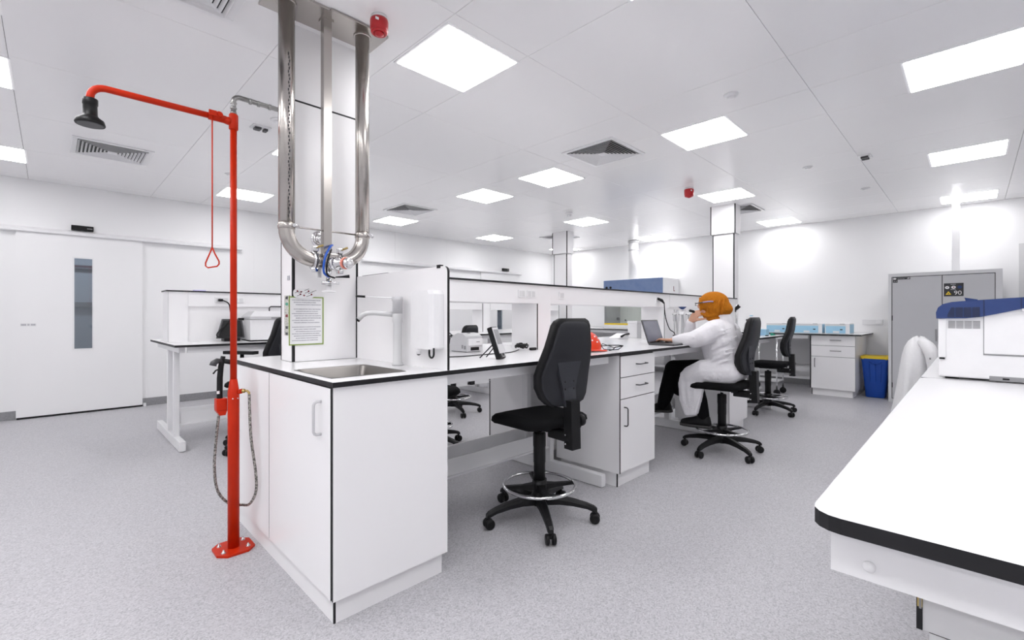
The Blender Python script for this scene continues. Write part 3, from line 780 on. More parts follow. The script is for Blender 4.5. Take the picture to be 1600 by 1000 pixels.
for x in (.975, 1.108):
    b = MB(); b.lathe((x, yp, 1.49), [(.040, -.012), (.050, -.010), (.050, .010), (.040, .012)], CHROME, 28, (1, 0, 0))
    b.lathe((x + .0, yp, 1.49), [(.0515, -.004), (.0515, .004)], DARKG, 28, (1, 0, 0))
    b.box(x - .014, x + .014, yp - .03, yp + .0, 1.535, 1.562, CHROME, bev=.004); b.cyl((x + .006, yp - .035, 1.556), (x + .026, yp - .055, 1.566), .0055, BRASS)
    b.box(x - .014, x + .014, yp - .03, yp + .0, 1.425, 1.448, CHROME, bev=.004); b.build('pipe_clamp', t)
vb = part('valve_body', t, (1.005, 1.082, yp - .05, yp + .045, 1.452, 1.528), m=STEEL, bev=.004)
b = MB(); b.lathe((1.05, yp - .05, 1.475), [(.030, 0), (.034, .01), (.034, .03), (.024, .034), (.024, .045), (.036, .05), (.036, .066), (.022, .07), (.022, .10)], CHROME, 24, (.2, -1, -.05)); b.build('actuator', t)
b = MB(); b.lathe((1.0715, yp - .152, 1.470), [(.030, 0), (.031, .008), (.030, .016)], PINK, 24, (.2, -1, -.05)); b.build('warning_ring', t)
b = MB(); b.lathe((1.0745, yp - .168, 1.469), [(.028, 0), (.029, .018), (.022, .026), (.012, .027)], CHROME, 24, (.2, -1, -.05)); b.box(1.070, 1.086, yp - .198, yp - .194, 1.462, 1.476, PAPER); b.build('knob', t)
b = MB(); b.tube(spline([(1.06, yp - .03, 1.575), (1.035, yp - .06, 1.56), (1.005, yp - .075, 1.51), (.995, yp - .075, 1.46), (1.0, yp - .07, 1.42), (1.03, yp - .06, 1.402)]), .006, BLUEHOSE, 8); b.build('air_tube', t)
b = MB(); b.tube(spline([(1.055, yp - .03, 1.55), (1.03, yp - .065, 1.52), (1.008, yp - .08, 1.46), (1.015, yp - .075, 1.412), (1.06, yp - .06, 1.398)]), .0045, BLK, 8); b.build('signal_cable', t)
b = MB(); b.tube([(1.06, yp - .07, 1.402), (1.085, yp - .095, 1.404), (1.115, yp - .115, 1.407)], [.0035, .005, .009], BLK, 10); b.build('lever', t)
b = MB(); b.cyl((1.045, yp - .02, 1.46), (1.045, yp - .02, 1.385), .014, CHROME)
b.lathe((1.045, yp - .02, 1.362), [(.02, 0), (.036, .003), (.036, .018), (.02, .022)], CHROME, 24); b.box(1.075, 1.1, yp - .03, yp - .01, 1.366, 1.38, CHROME, bev=.003)
b.lathe((1.045, yp - .02, 1.325), [(.034, 0), (.034, .004), (.013, .008), (.013, .04)], WHITEP, 24); b.build('drain_fitting', t)
part('drop_plate', t, (.995, 1.012, yp - .006, yp + .006, 1.40, 1.46), m=GREYP)
t = thing('wall_flange', 'round polished steel flange on the near column behind the pipe post', 'flange', (1.08, 2.61, 1.63))
b = MB(); b.lathe((1.078, 2.6195, 1.632), [(.05, 0), (.05, .006), (.03, .012), (.016, .014), (.016, .03), (.012, .034)], CHROME, 28, (0, -1, 0)); b.build('disc', t)
b = MB(); b.cyl((1.078, 2.59, 1.632), (1.062, yp + .02, 1.632), .008, CHROME); b.build('stay_rod', t)

# ---------------------------------------------------------------- emergency shower
ex, ey = .664, 2.692
t = thing('emergency_shower', 'red floor-standing emergency shower with black head and hose', 'safety shower', (ex, ey, 0))
q = [(-.086, -.05), (-.048, -.09), (.048, -.09), (.086, -.05), (.086, .05), (.048, .09), (-.048, .09), (-.086, .05)]
b = MB(); b.prism([(ex + p[0], ey + p[1]) for p in q], 2, 0.0005, .011, RED); b.build('base_plate', t)
for px, py in ((-.055, -.045), (.055, -.045), (.055, .045), (-.055, .045)):
    b = MB(); b.lathe((ex + px, ey + py, .011), [(.011, 0), (.011, .002)], CHROME, 14); b.lathe((ex + px, ey + py, .013), [(.008, 0), (.008, .006), (.004, .006), (.004, .014)], CHROME, 6); b.build('bolt', t)
b = MB(); b.lathe((ex, ey, .011), [(.0265, 0), (.0265, .80), (.025, .805), (.0165, .862)], RED, 28); b.build('lower_sleeve', t)
b = MB()
for a in (-110, -60):
    b.ell((ex + .0262 * math.cos(math.radians(a)), ey + .0262 * math.sin(math.radians(a)), .775), (.004, .004, .004), CHROME, 10, 6)
b.build('set_screw', t)
b = MB(); b.cyl((ex, ey, .86), (ex, ey, 2.18), .0155, RED, n=20); b.build('upright', t)
b = MB(); b.lathe((ex, ey, 2.155), [(.018, 0), (.0215, .004), (.0215, .075), (.018, .08)], RED, 24); b.lathe((ex - .015, ey, 2.195), [(.02, 0), (.02, .012), (.016, .03)], RED, 20, (-1, .02, 0)); b.build('tee_fitting', t)
b = MB(); b.tube([(ex - .02, ey, 2.198), (.17, 2.715, 2.203)] + [(.17 - .05 * math.sin(math.radians(a)), 2.717, 2.153 + .05 * math.cos(math.radians(a))) for a in range(10, 91, 16)] + [(.12, 2.717, 2.13)], .0145, RED, 16); b.build('shower_arm', t)
b = MB(); b.cyl((.555, ey + .005, 2.199), (.63, ey + .002, 2.198), .019, RED); b.ell((.60, ey - .004, 2.213), (.017, .017, .017), RED); b.cyl((.60, ey, 2.2), (.60, ey - .03, 2.205), .01, RED); b.box(.552, .585, ey - .022, ey - .014, 2.196, 2.222, RED); b.build('stay_open_valve', t)
b = MB(); b.lathe((.12, 2.717, 2.03), [(.050, 0), (.052, .004), (.047, .022), (.03, .034), (.0255, .042), (.0245, .085), (.0265, .088), (.0265, .112), (.024, .114)], BLK, 28); b.build('shower_head', t)
b = MB(); b.lathe((.12, 2.717, 2.029), [(.044, 0), (.04, .0035), (.002, .004)], DARKG, 24); b.build('spray_face', t)
px, py = .567, 2.678
b = MB(); b.tube([(px, py, 2.21), (px, py, 1.535)], .0032, RED, 8); b.build('pull_rod', t)
v = Vector((1, -1, 0)).normalized()
H = lambda s, z: Vector((px, py, z)) + v * s
b = MB(); b.tube([H(0, 1.54), H(-.012, 1.51), H(-.033, 1.462), H(-.033, 1.447), H(-.022, 1.438), H(.024, 1.445), H(.034, 1.456), H(.034, 1.470), H(.012, 1.51), H(0, 1.54)], .0035, RED, 8); b.build('pull_handle', t)
b = MB(); b.tube([(ex, ey, 2.235), (ex, ey, 2.30)] + [(ex + .03 - .03 * math.cos(math.radians(a)), ey, 2.30 + .03 * math.sin(math.radians(a))) for a in range(15, 91, 15)] + [(.925, ey, 2.327)], .0125, GALV, 14)
for z in (2.237, 2.262, 2.288): b.lathe((ex, ey, z), [(.014, 0), (.0155, .002), (.0155, .008), (.014, .01)], GALV, 16)
for x in (.735, .775, .83): b.lathe((x, ey, 2.327), [(.013, 0), (.0155, .002), (.0155, .012), (.013, .014)], GALV, 16, (1, 0, 0))
b.build('feed_pipe', t)
# hose and hand spray
hy = ey + .045
b = MB(); b.cyl((ex + .015, ey - .015, .805), (ex + .032, ey - .032, .812), .012, RED); b.lathe((ex + .030, ey - .030, .811), [(.008, 0), (.011, .004), (.011, .014), (.007, .018)], BRASS, 8, (.7, -.7, .1)); b.tube([(ex + .040, ey - .040, .812), (ex + .050, ey - .05, .812), (ex + .056, ey - .056, .803), (ex + .057, ey - .057, .79)], .006, BRASS, 10); b.build('hose_fitting', t)
b = MB(); b.tube(spline([(.721, 2.635, .795), (.722, 2.612, .588), (.738, 2.588, .40), (.740, 2.592, .30), (.722, 2.63, .232), (.703, 2.70, .212), (.655, hy, .222), (ex - .06, hy, .30), (ex - .075, hy, .42), (ex - .068, hy, .56), (ex - .055, hy, .70)], 8), .0068, BRAID, 10); b.build('braided_hose', t)
gx = ex - .052
b = MB(); b.box(gx - .020, gx + .028, hy - .03, hy + .02, .715, .775, RED, bev=.004); b.prism([(gx - .02, .715), (gx + .028, .715), (gx + .02, .69), (gx - .004, .69)], 1, hy - .03, hy + .02, RED); b.build('spray_holder', t)
b = MB(); b.tube([(gx, hy, .70), (gx, hy, .76), (gx + .001, hy, .88), (gx + .006, hy, .94), (gx + .016, hy, .99)], [.011, .014, .0135, .013, .011], BLK, 14); b.build('spray_handle', t)
b = MB(); b.tube([(gx + .01, hy, .965), (gx - .012, hy - .005, .968), (gx - .028, hy - .01, .958), (gx - .032, hy - .01, .945)], [.012, .014, .016, .017], DARKG, 14)
b.tube([(gx + .02, hy, .965), (gx + .06, hy + .0, .955), (gx + .07, hy, .945)], [.012, .014, .012], BLK, 12); b.build('spray_head', t)
b = MB(); b.tube([(gx, hy - .004, .925), (gx - .018, hy - .006, .92), (gx - .03, hy - .006, .903)], .004, BLK, 8); b.build('spray_trigger', t)
part('white_tag', t, (gx - .016, gx - .004, hy - .016, hy - .0145, .80, .815), m=PAPER)

# ---------------------------------------------------------------- laboratory chairs (built facing +y)
def chair_proto():
    t = thing('laboratory_chair', '', 'chair', (0, 0, 0), local=True)
    b = MB(); b.lathe((0, 0, .085), [(.045, 0), (.05, .02), (.05, .055), (.036, .075), (.034, .12)], BLK, 24); b.build('base_hub', t)
    for k in range(5):
        a = 2 * PI * k / 5 + math.radians(-122)
        d = Vector((math.cos(a), math.sin(a), 0)); n = Vector((-d.y, d.x, 0))
        b = MB(); rings = []
        for s, w, z0, z1 in ((.03, .028, .09, .145), (.12, .025, .098, .142), (.2, .022, .094, .130), (.28, .019, .082, .112), (.32, .017, .068, .098), (.337, .013, .064, .085)):
            c = d * s
            rings.append([c + n * x + Vector((0, 0, z)) for x, z in ((-w, z0), (w, z0), (w, z0 + (z1 - z0) * .6), (w * .6, z1), (-w * .6, z1), (-w, z0 + (z1 - z0) * .6))])
        b.loft(rings, BLK, smooth=False); lg = b.build('leg', t)
        c = d * .323
        b = MB(); b.cyl(c + Vector((0, 0, .045)), c + Vector((0, 0, .075)), .008, BLK, n=10)
        for s in (-1, 1):
            e = c + n * .018 * s + Vector((0, 0, .0295))
            b.lathe(e - n * .012 * 1, [(.016, 0), (.027, .003), (.029, .008), (.029, .017), (.027, .021), (.016, .024)], BLK, 18, tuple(n))
        b.box(c.x - .016, c.x + .016, c.y - .016, c.y + .016, .036, .058, BLK, bev=.008)
        b.build('caster', lg)
    b = MB(); b.torus((0, 0, .2), .212, .0095, CHROME, 48, 10); b.build('foot_ring', t)
    b = MB(); b.cyl((0, 0, .165), (0, 0, .235), .043, BLK)
    for k in range(4):
        a = PI / 4 + k * PI / 2 + .3; d = Vector((math.cos(a), math.sin(a), 0)); n = Vector((-d.y, d.x, 0))
        rings = []
        for s, w, z0, z1 in ((.03, .024, .175, .21), (.1, .014, .183, .205), (.212, .011, .19, .206)):
            rings.append([d * s + n * x + Vector((0, 0, z)) for x, z in ((-w, z0), (w, z0), (w, z1), (-w, z1))])
        b.loft(rings, BLK, smooth=False)
    b.build('ring_spokes', t)
    b = MB(); b.lathe((0, 0, .2), [(.034, 0), (.034, .13), (.036, .135), (.036, .225), (.038, .23), (.038, .305), (.034, .31), (.02, .312)], BLK, 24); b.build('gas_lift_cover', t)
    b = MB(); b.cyl((0, 0, .5), (0, 0, .575), .0135, CHROME); b.build('piston', t)
    b = MB(); b.box(-.07, .07, -.14, .09, .545, .575, BLK, bev=.008); b.box(-.03, .03, -.27, -.1, .505, .56, BLK, bev=.008); b.build('seat_mechanism', t)
    # seat: waterfall front
    b = MB(); rings = []
    for z, g, dz in ((.565, .05, 0), (.572, .015, 0), (.59, .0, 1), (.612, .004, 1), (.626, .02, 1), (.631, .06, 1)):
        ring = []
        for x, y in rrect(.235 - g, .225 - g, .09 - g * .4, 6):
            yy = y + .0
            drop = -.022 * max(0, (yy - .08) / .145) ** 2 + .012 * max(0, (-yy - .1) / .125) ** 2
            ring.append((x * (1 - .06 * max(0, -yy / .225)), yy, z + drop))
        rings.append(ring)
    b.loft(rings, FAB); b.build('seat', t)
    # backrest: padded front, hard shell behind
    def back(y0f, thick, gw, m, name, zt=1.185):
        b = MB(); rings = []
        prof = [(0, .10), (.03, .145), (.10, .178), (.22, .202), (.36, .208), (.52, .196), (.68, .176), (.82, .158), (.92, .146), (.97, .13), (1, .10)]
        for tt, w in prof:
            z = .705 + (zt - .705) * tt; w = w - gw
            yc = y0f - .015 - .05 * tt + .035 * math.sin(min(1, tt / .6) * PI) * .8
            th = thick * (.55 if tt in (0, 1) else .85 if tt in (.03, .97) else 1)
            ring = []
            for x, y in rrect(w, th, th * .8, 3):
                ring.append((x, yc + y + .55 * x * x, z))
            rings.append(ring)
        b.loft(rings, m); return b.build(name, t)
    back(-.205, .020, .0, BLK, 'back_rim'); back(-.188, .016, .018, FAB, 'back_cushion', 1.17); back(-.219, .012, .028, SHELL, 'back_shell', 1.168)
    b = MB()   # raised V-shaped spine plate on the shell
    V = [((-.095, .955), (.095, .955)), ((-.06, .86), (.075, .86)), ((-.038, .80), (.062, .80)), ((-.034, .70), (.05, .70))]
    rings = []
    for (xl, z), (xr, _) in V:
        tt = (z - .705) / .48; yc = -.232 - .05 * tt + .028 * math.sin(min(1, tt / .6) * PI)
        rings.append([(xl, yc + .012, z), (xr, yc + .012, z), (xr, yc - (.001 if z > .94 else .016), z), (xl, yc - (.001 if z > .94 else .016), z)])
    b.loft(rings, PLATE, smooth=False); sp_ = b.build('spine_plate', t)
    for x in (-.022, .045):
        for z in (.795, .835):
            b = MB(); b.ell((x, -.232 - .05 * .22 + .025 - .018, z), (.006, .004, .006), BLK, 10, 6); b.build('bolt', sp_)
    b = MB(); b.prism([(-.285, .735), (-.225, .735), (-.232, .47), (-.292, .47)], 0, -.028, .04, BLK)
    b.build('back_bracket', t)
    b = MB(); b.cyl((.04, -.255, .615), (.066, -.255, .615), .012, BLK); b.lathe((.06, -.255, .615), [(.02, 0), (.033, .004), (.033, .028), (.026, .033)], BLK, 18, (1, 0, 0)); b.build('tension_knob', t)
    b = MB(); b.tube([(.05, -.15, .56), (.12, -.17, .565), (.16, -.18, .555)], [.006, .006, .009], BLK, 8); b.build('height_lever', t)
    b = MB()
    for z in (.545, .495): b.ell((-.0285, -.24, z), (.003, .006, .006), CHROME, 10, 6)
    b.build('bracket_screws', t)
    return t
CH = chair_proto()
def place_chair(x, y, deg, label, dz=0, first=False, arms=False):
    o = CH if first else copy_tree(CH)
    o.location = (x, y, 0); o.rotation_euler = (0, 0, math.radians(deg)); o['label'] = label; o['group'] = 'black laboratory chairs'
    up = ('gas_lift_cover', 'piston', 'seat_mechanism', 'seat', 'back_rim', 'back_cushion', 'back_shell', 'spine_plate', 'back_bracket', 'tension_knob', 'height_lever', 'bracket_screws')
    if dz:
        for c in kids(o):
            if c.name.split('.')[0] in up and c.name.split('.')[0] != 'gas_lift_cover': c.location.z += dz
    if arms:
        for s in (-1, 1):
            b = MB(); pts = [(-.035, -.16), (.035, -.16), (.03, .13), (-.03, .13)]
            b.prism([(s * .27 + p[0], p[1]) for p in pts], 2, .868 + dz, .895 + dz, BLK); b.build('armrest', o)
            b = MB(); b.tube([(s * .1, -.03, .56 + dz), (s * .255, -.03, .57 + dz), (s * .27, -.03, .60 + dz), (s * .27, -.03, .87 + dz)], .016, BLK, 10); b.build('arm_post', o)
    return o
place_chair(2.045, 1.815, -6, 'black laboratory chair in the middle of the picture, empty, pushed to the worktop', first=True)
place_chair(4.17, 1.56, 2, 'black laboratory chair under the person in the lab coat')
place_chair(6.30, 1.80, 6, 'empty black laboratory chair farthest right, behind the seated person')
place_chair(1.36, 4.62, 36, 'black chair with armrests behind the sink unit, facing the rear bench', arms=True)
place_chair(2.43, 3.50, 190, 'black chair on the far side of the island, base seen through the knee space', dz=-.08)
place_chair(3.50, 4.52, 15, 'black chair farther back between the two benches, mostly hidden', dz=-.10)
place_chair(5.25, .09, 184, 'black chair hidden under the spare lab coat', dz=-.22)

# ---------------------------------------------------------------- things on the near island
e0 = WT + .0005
t = thing('label_printer', 'small pale grey label printer on the island worktop', 'printer', (2.09, 2.55, e0))
b = MB()
arcp = [(2.46, e0 + .004), (2.46, e0 + .085), (2.475, e0 + .112), (2.51, e0 + .130), (2.56, e0 + .132), (2.61, e0 + .115), (2.645, e0 + .08), (2.655, e0 + .03), (2.65, e0 + .004)]
b.prism(arcp, 0, 2.02, 2.165, GREYP); b.build('body', t)
part('front_cover', t, (2.03, 2.158, 2.452, 2.461, e0 + .045, e0 + .095), m=WHITEP, bev=.003)
part('paper_slot', t, (2.055, 2.13, 2.4575, 2.4605, e0 + .012, e0 + .034), m=BLK)
part('lid_seam', t, (2.018, 2.167, 2.457, 2.46, e0 + .097, e0 + .0985), m=MIDG)
part('button', t, (2.07, 2.085, 2.50, 2.52, e0 + .1285, e0 + .133), m=MIDG)
part('side_sockets', t, (2.0185, 2.0205, 2.47, 2.49, e0 + .02, e0 + .045), (2.0185, 2.0205, 2.50, 2.515, e0 + .025, e0 + .05), m=MIDG)
part('front_logo', t, (2.10, 2.13, 2.4513, 2.4525, e0 + .068, e0 + .073), m=MIDG)
part('foot', t, (2.03, 2.155, 2.475, 2.64, e0, e0 + .005), m=BLK)

t = thing('desk_terminal', 'upright dark handheld terminal tilted back on a wire stand', 'device', (1.86, 2.0, e0))
M = Matrix.Translation((1.872, 1.940, e0 + .006)) @ Matrix.Rotation(math.radians(20), 4, 'Z') @ Matrix.Rotation(math.radians(-19), 4, 'X')
def tilted(name, boxes, m, bev=0):
    b = MB()
    for q in boxes: b.box(*q, m, bev=bev)
    o = b.build(name, t); o.data.transform(Matrix.Translation(t.location)); o.data.transform(M); o.data.transform(Matrix.Translation(-t.location)); return o
tilted('case', [(-.038, .038, 0, .034, 0, .195)], BLK, .008)
tilted('face', [(-.034, .034, -.003, .001, .03, .188)], GREYP, .001)
tilted('screen', [(-.028, .028, -.0042, -.002, .085, .175)], MIDG)
tilted('ring_grip', [(-.02, .02, -.006, .0, .006, .014), (-.02, -.012, -.006, 0, .006, .03), (.012, .02, -.006, 0, .006, .03)], MIDG)
b = MB(); b.tube([(1.80, 2.07, e0 + .003), (1.842, 2.0, e0 + .085)], .0035, BLK, 8); b.tube([(1.87, 2.09, e0 + .003), (1.88, 2.01, e0 + .085)], .0035, BLK, 8); b.build('stand_legs', t)

b = MB(); b.tube(spline([(1.55, 2.35, e0 + .004), (1.75, 2.22, e0 + .004), (2.0, 2.22, e0 + .004), (2.18, 2.22, e0 + .004), (2.3, 2.27, e0 + .005), (2.40, 2.33, e0 + .008)]), .0035, BLK, 7)
tag(b.build('power_cable'), 'thin black cable curving across the worktop past the label printer', 'cable')
b = MB()
for k in range(6):
    a = k * .6
    b.tube([(2.44 + .055 * math.cos(s) * (1 - .04 * k), 2.34 + .045 * math.sin(s + a) * .9, e0 + .012 + .028 * abs(math.sin(s * 1.5 + a)) + .002 * k) for s in [2 * PI * i / 16 for i in range(17)]], .0045, BLK, 7)
b.box(2.47, 2.53, 2.27, 2.295, e0, e0 + .02, BLK, bev=.006)
tag(b.build('cable_bundle'), 'tangled coil of black cables against the white divider', 'cable')
b = MB()
for k in range(4):
    b.tube([(2.15 + .09 * math.cos(s), 2.90 + .05 * math.sin(s + k), e0 + .03 + .05 * k * .4 + .03 * math.sin(2 * s + k)) for s in [2 * PI * i / 14 for i in range(15)]], .005, DARKG, 7)
tag(b.build('cable_bundle'), 'dark cables heaped behind the desk terminal', 'cable')

# helmet
hx, hy_ = 2.665, 1.955
t = thing('safety_helmet', 'orange-red safety helmet with vent holes beside the chair back', 'helmet', (hx, hy_, e0))
ca, sa = math.cos(-.5), math.sin(-.5)
def hp(x, y, z): return (hx + x * ca - y * sa, hy_ + x * sa + y * ca, e0 + z)
b = MB(); rings = []
for k in range(9):
    a = math.radians(k * 10.6)
    rings.append([hp((.135 * math.cos(a) ** .8) * math.cos(s), (.108 * math.cos(a) ** .8) * math.sin(s), .018 + .128 * math.sin(a)) for s in [2 * PI * i / 28 for i in range(28)]])
b.loft(rings, ORANGE, False, True); b.build('shell', t)
b = MB()
rings = []
for f, z in ((1.0, .022), (1.06, .016), (1.07, .010), (1.0, .012)):
    rings.append([hp((.135 * f + .045 * max(0, math.cos(s)) ** 3 * (f > 1)) * math.cos(s), .108 * f * math.sin(s), z - .010 * max(0, math.cos(s)) ** 2) for s in [2 * PI * i / 28 for i in range(28)]])
b.loft(rings, ORANGE, False, False); b.build('brim', t)
b = MB()
for s0, kk in ((-1.35, (30, 52)), (-1.0, (24, 44)), (-.70, (36,))):
    for k in kk:
        a = math.radians(k); c = Vector(hp(.137 * math.cos(a) ** .8 * math.cos(s0), .110 * math.cos(a) ** .8 * math.sin(s0), .018 + .129 * math.sin(a)))
        b.ell(c, (.007, .005, .0055), PAPER, 8, 5)
b.build('vent_holes', t)
a0 = -.28
b = MB(); rings = []
for s0 in (a0 - .2, a0, a0 + .2):
    rings.append([hp((.1365 * math.cos(math.radians(k)) ** .8 + .001) * math.cos(s0), (.1095 * math.cos(math.radians(k)) ** .8 + .001) * math.sin(s0), .018 + .129 * math.sin(math.radians(k))) for k in (6, 20)])
i = b.mi(PAPER)
vv = [[b.bm.verts.new(p) for p in r] for r in rings]
for k in range(2): b.bm.faces.new((vv[k][0], vv[k + 1][0], vv[k + 1][1], vv[k][1]))
b.build('front_label', t)
# safety glasses
t = thing('safety_glasses', 'folded safety glasses with dark frame lying beside the helmet', 'glasses', (2.93, 1.87, e0))
b = MB(); b.tube([(2.86, 1.93, e0 + .03), (2.89, 1.89, e0 + .036), (2.93, 1.865, e0 + .036), (2.96, 1.85, e0 + .036), (3.0, 1.835, e0 + .03)], .0035, BLK, 7)
b.tube([(2.86, 1.93, e0 + .03), (2.865, 1.91, e0 + .006), (2.9, 1.87, e0 + .004), (2.95, 1.845, e0 + .004), (3.0, 1.835, e0 + .03)], .003, BLK, 7); b.build('frame', t)
b = MB(); b.tube([(2.86, 1.93, e0 + .03), (2.90, 1.95, e0 + .045), (2.99, 1.90, e0 + .012)], .003, BLK, 7); b.tube([(3.0, 1.835, e0 + .03), (2.95, 1.87, e0 + .02), (2.88, 1.85, e0 + .006), (2.84, 1.85, e0 + .004)], .004, BLK, 7); b.build('temple', t)
b = MB(); b.prism([(2.865, e0 + .006), (2.92, e0 + .004), (2.925, e0 + .036), (2.87, e0 + .034)], 1, 1.884, 1.886, GLASS); b.prism([(2.935, e0 + .004), (2.99, e0 + .006), (2.985, e0 + .034), (2.937, e0 + .036)], 1, 1.852, 1.854, GLASS); b.build('lens', t)
# laptop
t = thing('laptop', 'dark grey open laptop under the hand of the seated person', 'laptop', (3.80, 1.9, e0))
M = Matrix.Translation((3.80, 1.985, e0)) @ Matrix.Rotation(math.radians(3), 4, 'Z')
def lap(name, boxes, m, R=None, bev=0, par=None):
    b = MB()
    for q in boxes: b.box(*q, m, bev=bev)
    o = b.build(name, par or t); o.data.transform(Matrix.Translation(t.location)); o.data.transform(M @ (R or Matrix.Identity(4))); o.data.transform(Matrix.Translation(-t.location)); return o
lap('base', [(-.16, .16, -.225, 0, 0, .016)], DARKG, None, .003)
lap('keyboard', [(-.145, .145, -.125, -.02, .016, .0172)], BLK)
lap('touchpad', [(-.05, .05, -.215, -.14, .016, .0166)], MIDG)
R = Matrix.Translation((0, 0, .014)) @ Matrix.Rotation(math.radians(-18), 4, 'X')
l = lap('lid', [(-.16, .16, 0, .008, 0, .212)], DARKG, R, .003)
lap('screen', [(-.15, .15, -.0012, .0002, .014, .200)], SCREEN, R, 0, l)
lap('hinge', [(-.12, .12, -.004, .012, -.002, .010)], BLK, R, 0, l)
# pipette stand
qx, qy = 4.63, 2.13
t = thing('pipette_stand', 'round stand hung with pipettes, navy cap on top', 'pipette stand', (qx, qy, e0))
b = MB(); b.lathe((qx, qy, e0), [(.085, 0), (.085, .012), (.07, .018), (.012, .02), (.012, .30), (.02, .305)], GREYP, 28); b.build('post', t)
b = MB(); b.lathe((qx, qy, e0 + .26), [(.06, 0), (.085, .004), (.085, .012), (.055, .018), (.02, .04)], WHITEP, 28); b.build('carousel', t)
b = MB(); b.lathe((qx, qy, e0 + .318), [(.012, 0), (.02, .006), (.04, .024), (.04, .027), (.002, .028)], BLUE, 24); b.build('cap', t)
for k in range(7):
    a = 2 * PI * k / 7 + .3; c = Vector((qx + .078 * math.cos(a), qy + .078 * math.sin(a), 0))
    b = MB(); b.lathe(c + Vector((0, 0, e0)), [(.002, .05), (.005, .09), (.008, .13), (.008, .19), (.014, .2), (.0165, .27), (.012, .285), (.007, .29), (.007, .305), (.01, .307), (.01, .316)], GREYP, 12); p = b.build('pipette', t)
    b = MB(); b.box(c.x - .011, c.x + .011, c.y - .018, c.y + .018, e0 + .262, e0 + .27, DARKG); b.build('finger_hook', p)
for x, y, lab in ((4.485, 2.10, 'blue pipette tip box left of the pipette stand foot'), (4.79, 2.06, 'small blue tip box right of the pipette stand foot')):
    t = thing('tip_box', lab, 'tip box', (x, y, e0))
    part('box', t, (x - .05, x + .05, y - .04, y + .04, e0, e0 + .045), m=BLUE, bev=.004); part('lid', t, (x - .052, x + .052, y - .042, y + .042, e0 + .045, e0 + .06), m=DARKG, bev=.003)
# power lead on the spine
t = thing('power_lead', 'black plug and lead hanging from the spine above the laptop', 'cable', (4.5, 2.29, 1.36))
b = MB(); b.tube([(4.40, 2.288, 1.375), (4.44, 2.262, 1.355), (4.47, 2.25, 1.325)], [.012, .016, .007], BLK, 10); b.build('plug', t)
b = MB(); b.tube(spline([(4.47, 2.25, 1.325), (4.49, 2.255, 1.25), (4.51, 2.25, 1.16), (4.53, 2.22, 1.06), (4.53, 2.17, 1.02), (4.45, 2.14, e0 + .01), (4.3, 2.14, e0 + .004)]), .005, BLK, 7); b.build('cord', t)
# white dispenser and papers on the far half of the worktop
t = thing('paper_towel_box', 'white box standing behind the laptop screen', 'box', (4.70, 2.72, e0))
part('box', t, (4.66, 4.76, 2.67, 2.79, e0, e0 + .165), m=WHITEP, bev=.006); part('lid', t, (4.655, 4.765, 2.665, 2.795, e0 + .165, e0 + .192), m=WHITEP, bev=.006)
t = thing('phone_handset', 'white and black handset lying left of the white box', 'telephone', (4.36, 2.72, e0))
b = MB(); b.prism([(4.26, e0), (4.46, e0), (4.46, e0 + .055), (4.42, e0 + .06), (4.26, e0 + .015)], 1, 2.66, 2.78, WHITEP); b.build('base', t)
b = MB(); b.tube([(4.30, 2.65, e0 + .03), (4.37, 2.65, e0 + .05), (4.45, 2.65, e0 + .055)], [.012, .008, .012], BLK, 10); b.build('receiver', t)
# far end of the island
t = thing('clamp_stand', 'thin stand with black clamps at the far end of the island', 'clamp stand', (6.38, 2.19, e0))
part('base', t, (6.30, 6.46, 2.13, 2.25, e0, e0 + .015), m=WHITEP, bev=.003)
b = MB(); b.cyl((6.38, 2.20, e0 + .01), (6.38, 2.20, 1.34), .006, CHROME); b.build('rod', t)
b = MB(); b.tube([(6.33, 2.16, 1.335), (6.38, 2.2, 1.30), (6.40, 2.22, 1.25)], [.01, .02, .008], BLK, 8); b.tube([(6.43, 2.18, 1.32), (6.40, 2.2, 1.28)], [.018, .008], BLK, 8); b.build('clamp', t)
t = thing('wash_bottle', 'white wash bottle with a blue tipped nozzle at the island end', 'bottle', (6.42, 2.08, e0))
b = MB(); b.lathe((6.42, 2.08, e0), [(.035, 0), (.038, .005), (.038, .14), (.03, .165), (.014, .18), (.014, .19)], WHITEP, 20); b.build('body', t)
b = MB(); b.lathe((6.42, 2.08, e0 + .185), [(.016, 0), (.016, .02), (.006, .024)], DARKG, 14); b.tube([(6.42, 2.08, e0 + .2), (6.42, 2.08, e0 + .245), (6.46, 2.06, e0 + .25)], .004, WHITEP, 8); b.build('cap', t)
b = MB(); b.tube([(6.455, 2.062, e0 + .25), (6.50, 2.04, e0 + .252)], .007, SKYB, 8); b.build('nozzle_tip', t)
for nm, x, y, z, w, h, m, lab in (('carton', 6.38, 1.97, e0 + .065, .09, .035, YEL, 'small yellow carton on top of the lilac carton'), ('carton', 6.38, 1.97, e0, .10, .064, LILAC, 'small lilac carton under the yellow one'),
                            ('carton', 6.46, 1.90, e0, .12, .08, SKYB, 'small pale blue carton beside the yellow and lilac pair')):
    t = thing(nm, lab, 'carton', (x, y, z))
    part('box', t, (x - w / 2, x + w / 2, y - .05, y + .05, z + .0005, z + h - .006), m=m, bev=.002); part('flap', t, (x - w / 2, x + w / 2, y - .05, y + .05, z + h - .006, z + h), m=m)
b = MB(); b.prism([(6.50, e0), (6.60, e0), (6.60, e0 + .012), (6.50, e0 + .03)], 1, 1.80, 1.83, GREEN); tag(b.build('wedge_rack'), 'small green wedge near the far right chair', 'rack')
b = MB(); b.box(6.25, 6.29, 1.79, 1.82, e0, e0 + .012, BLK, bev=.003); tag(b.build('marker_cap'), 'tiny dark object on the worktop beside the green wedge', 'cap')

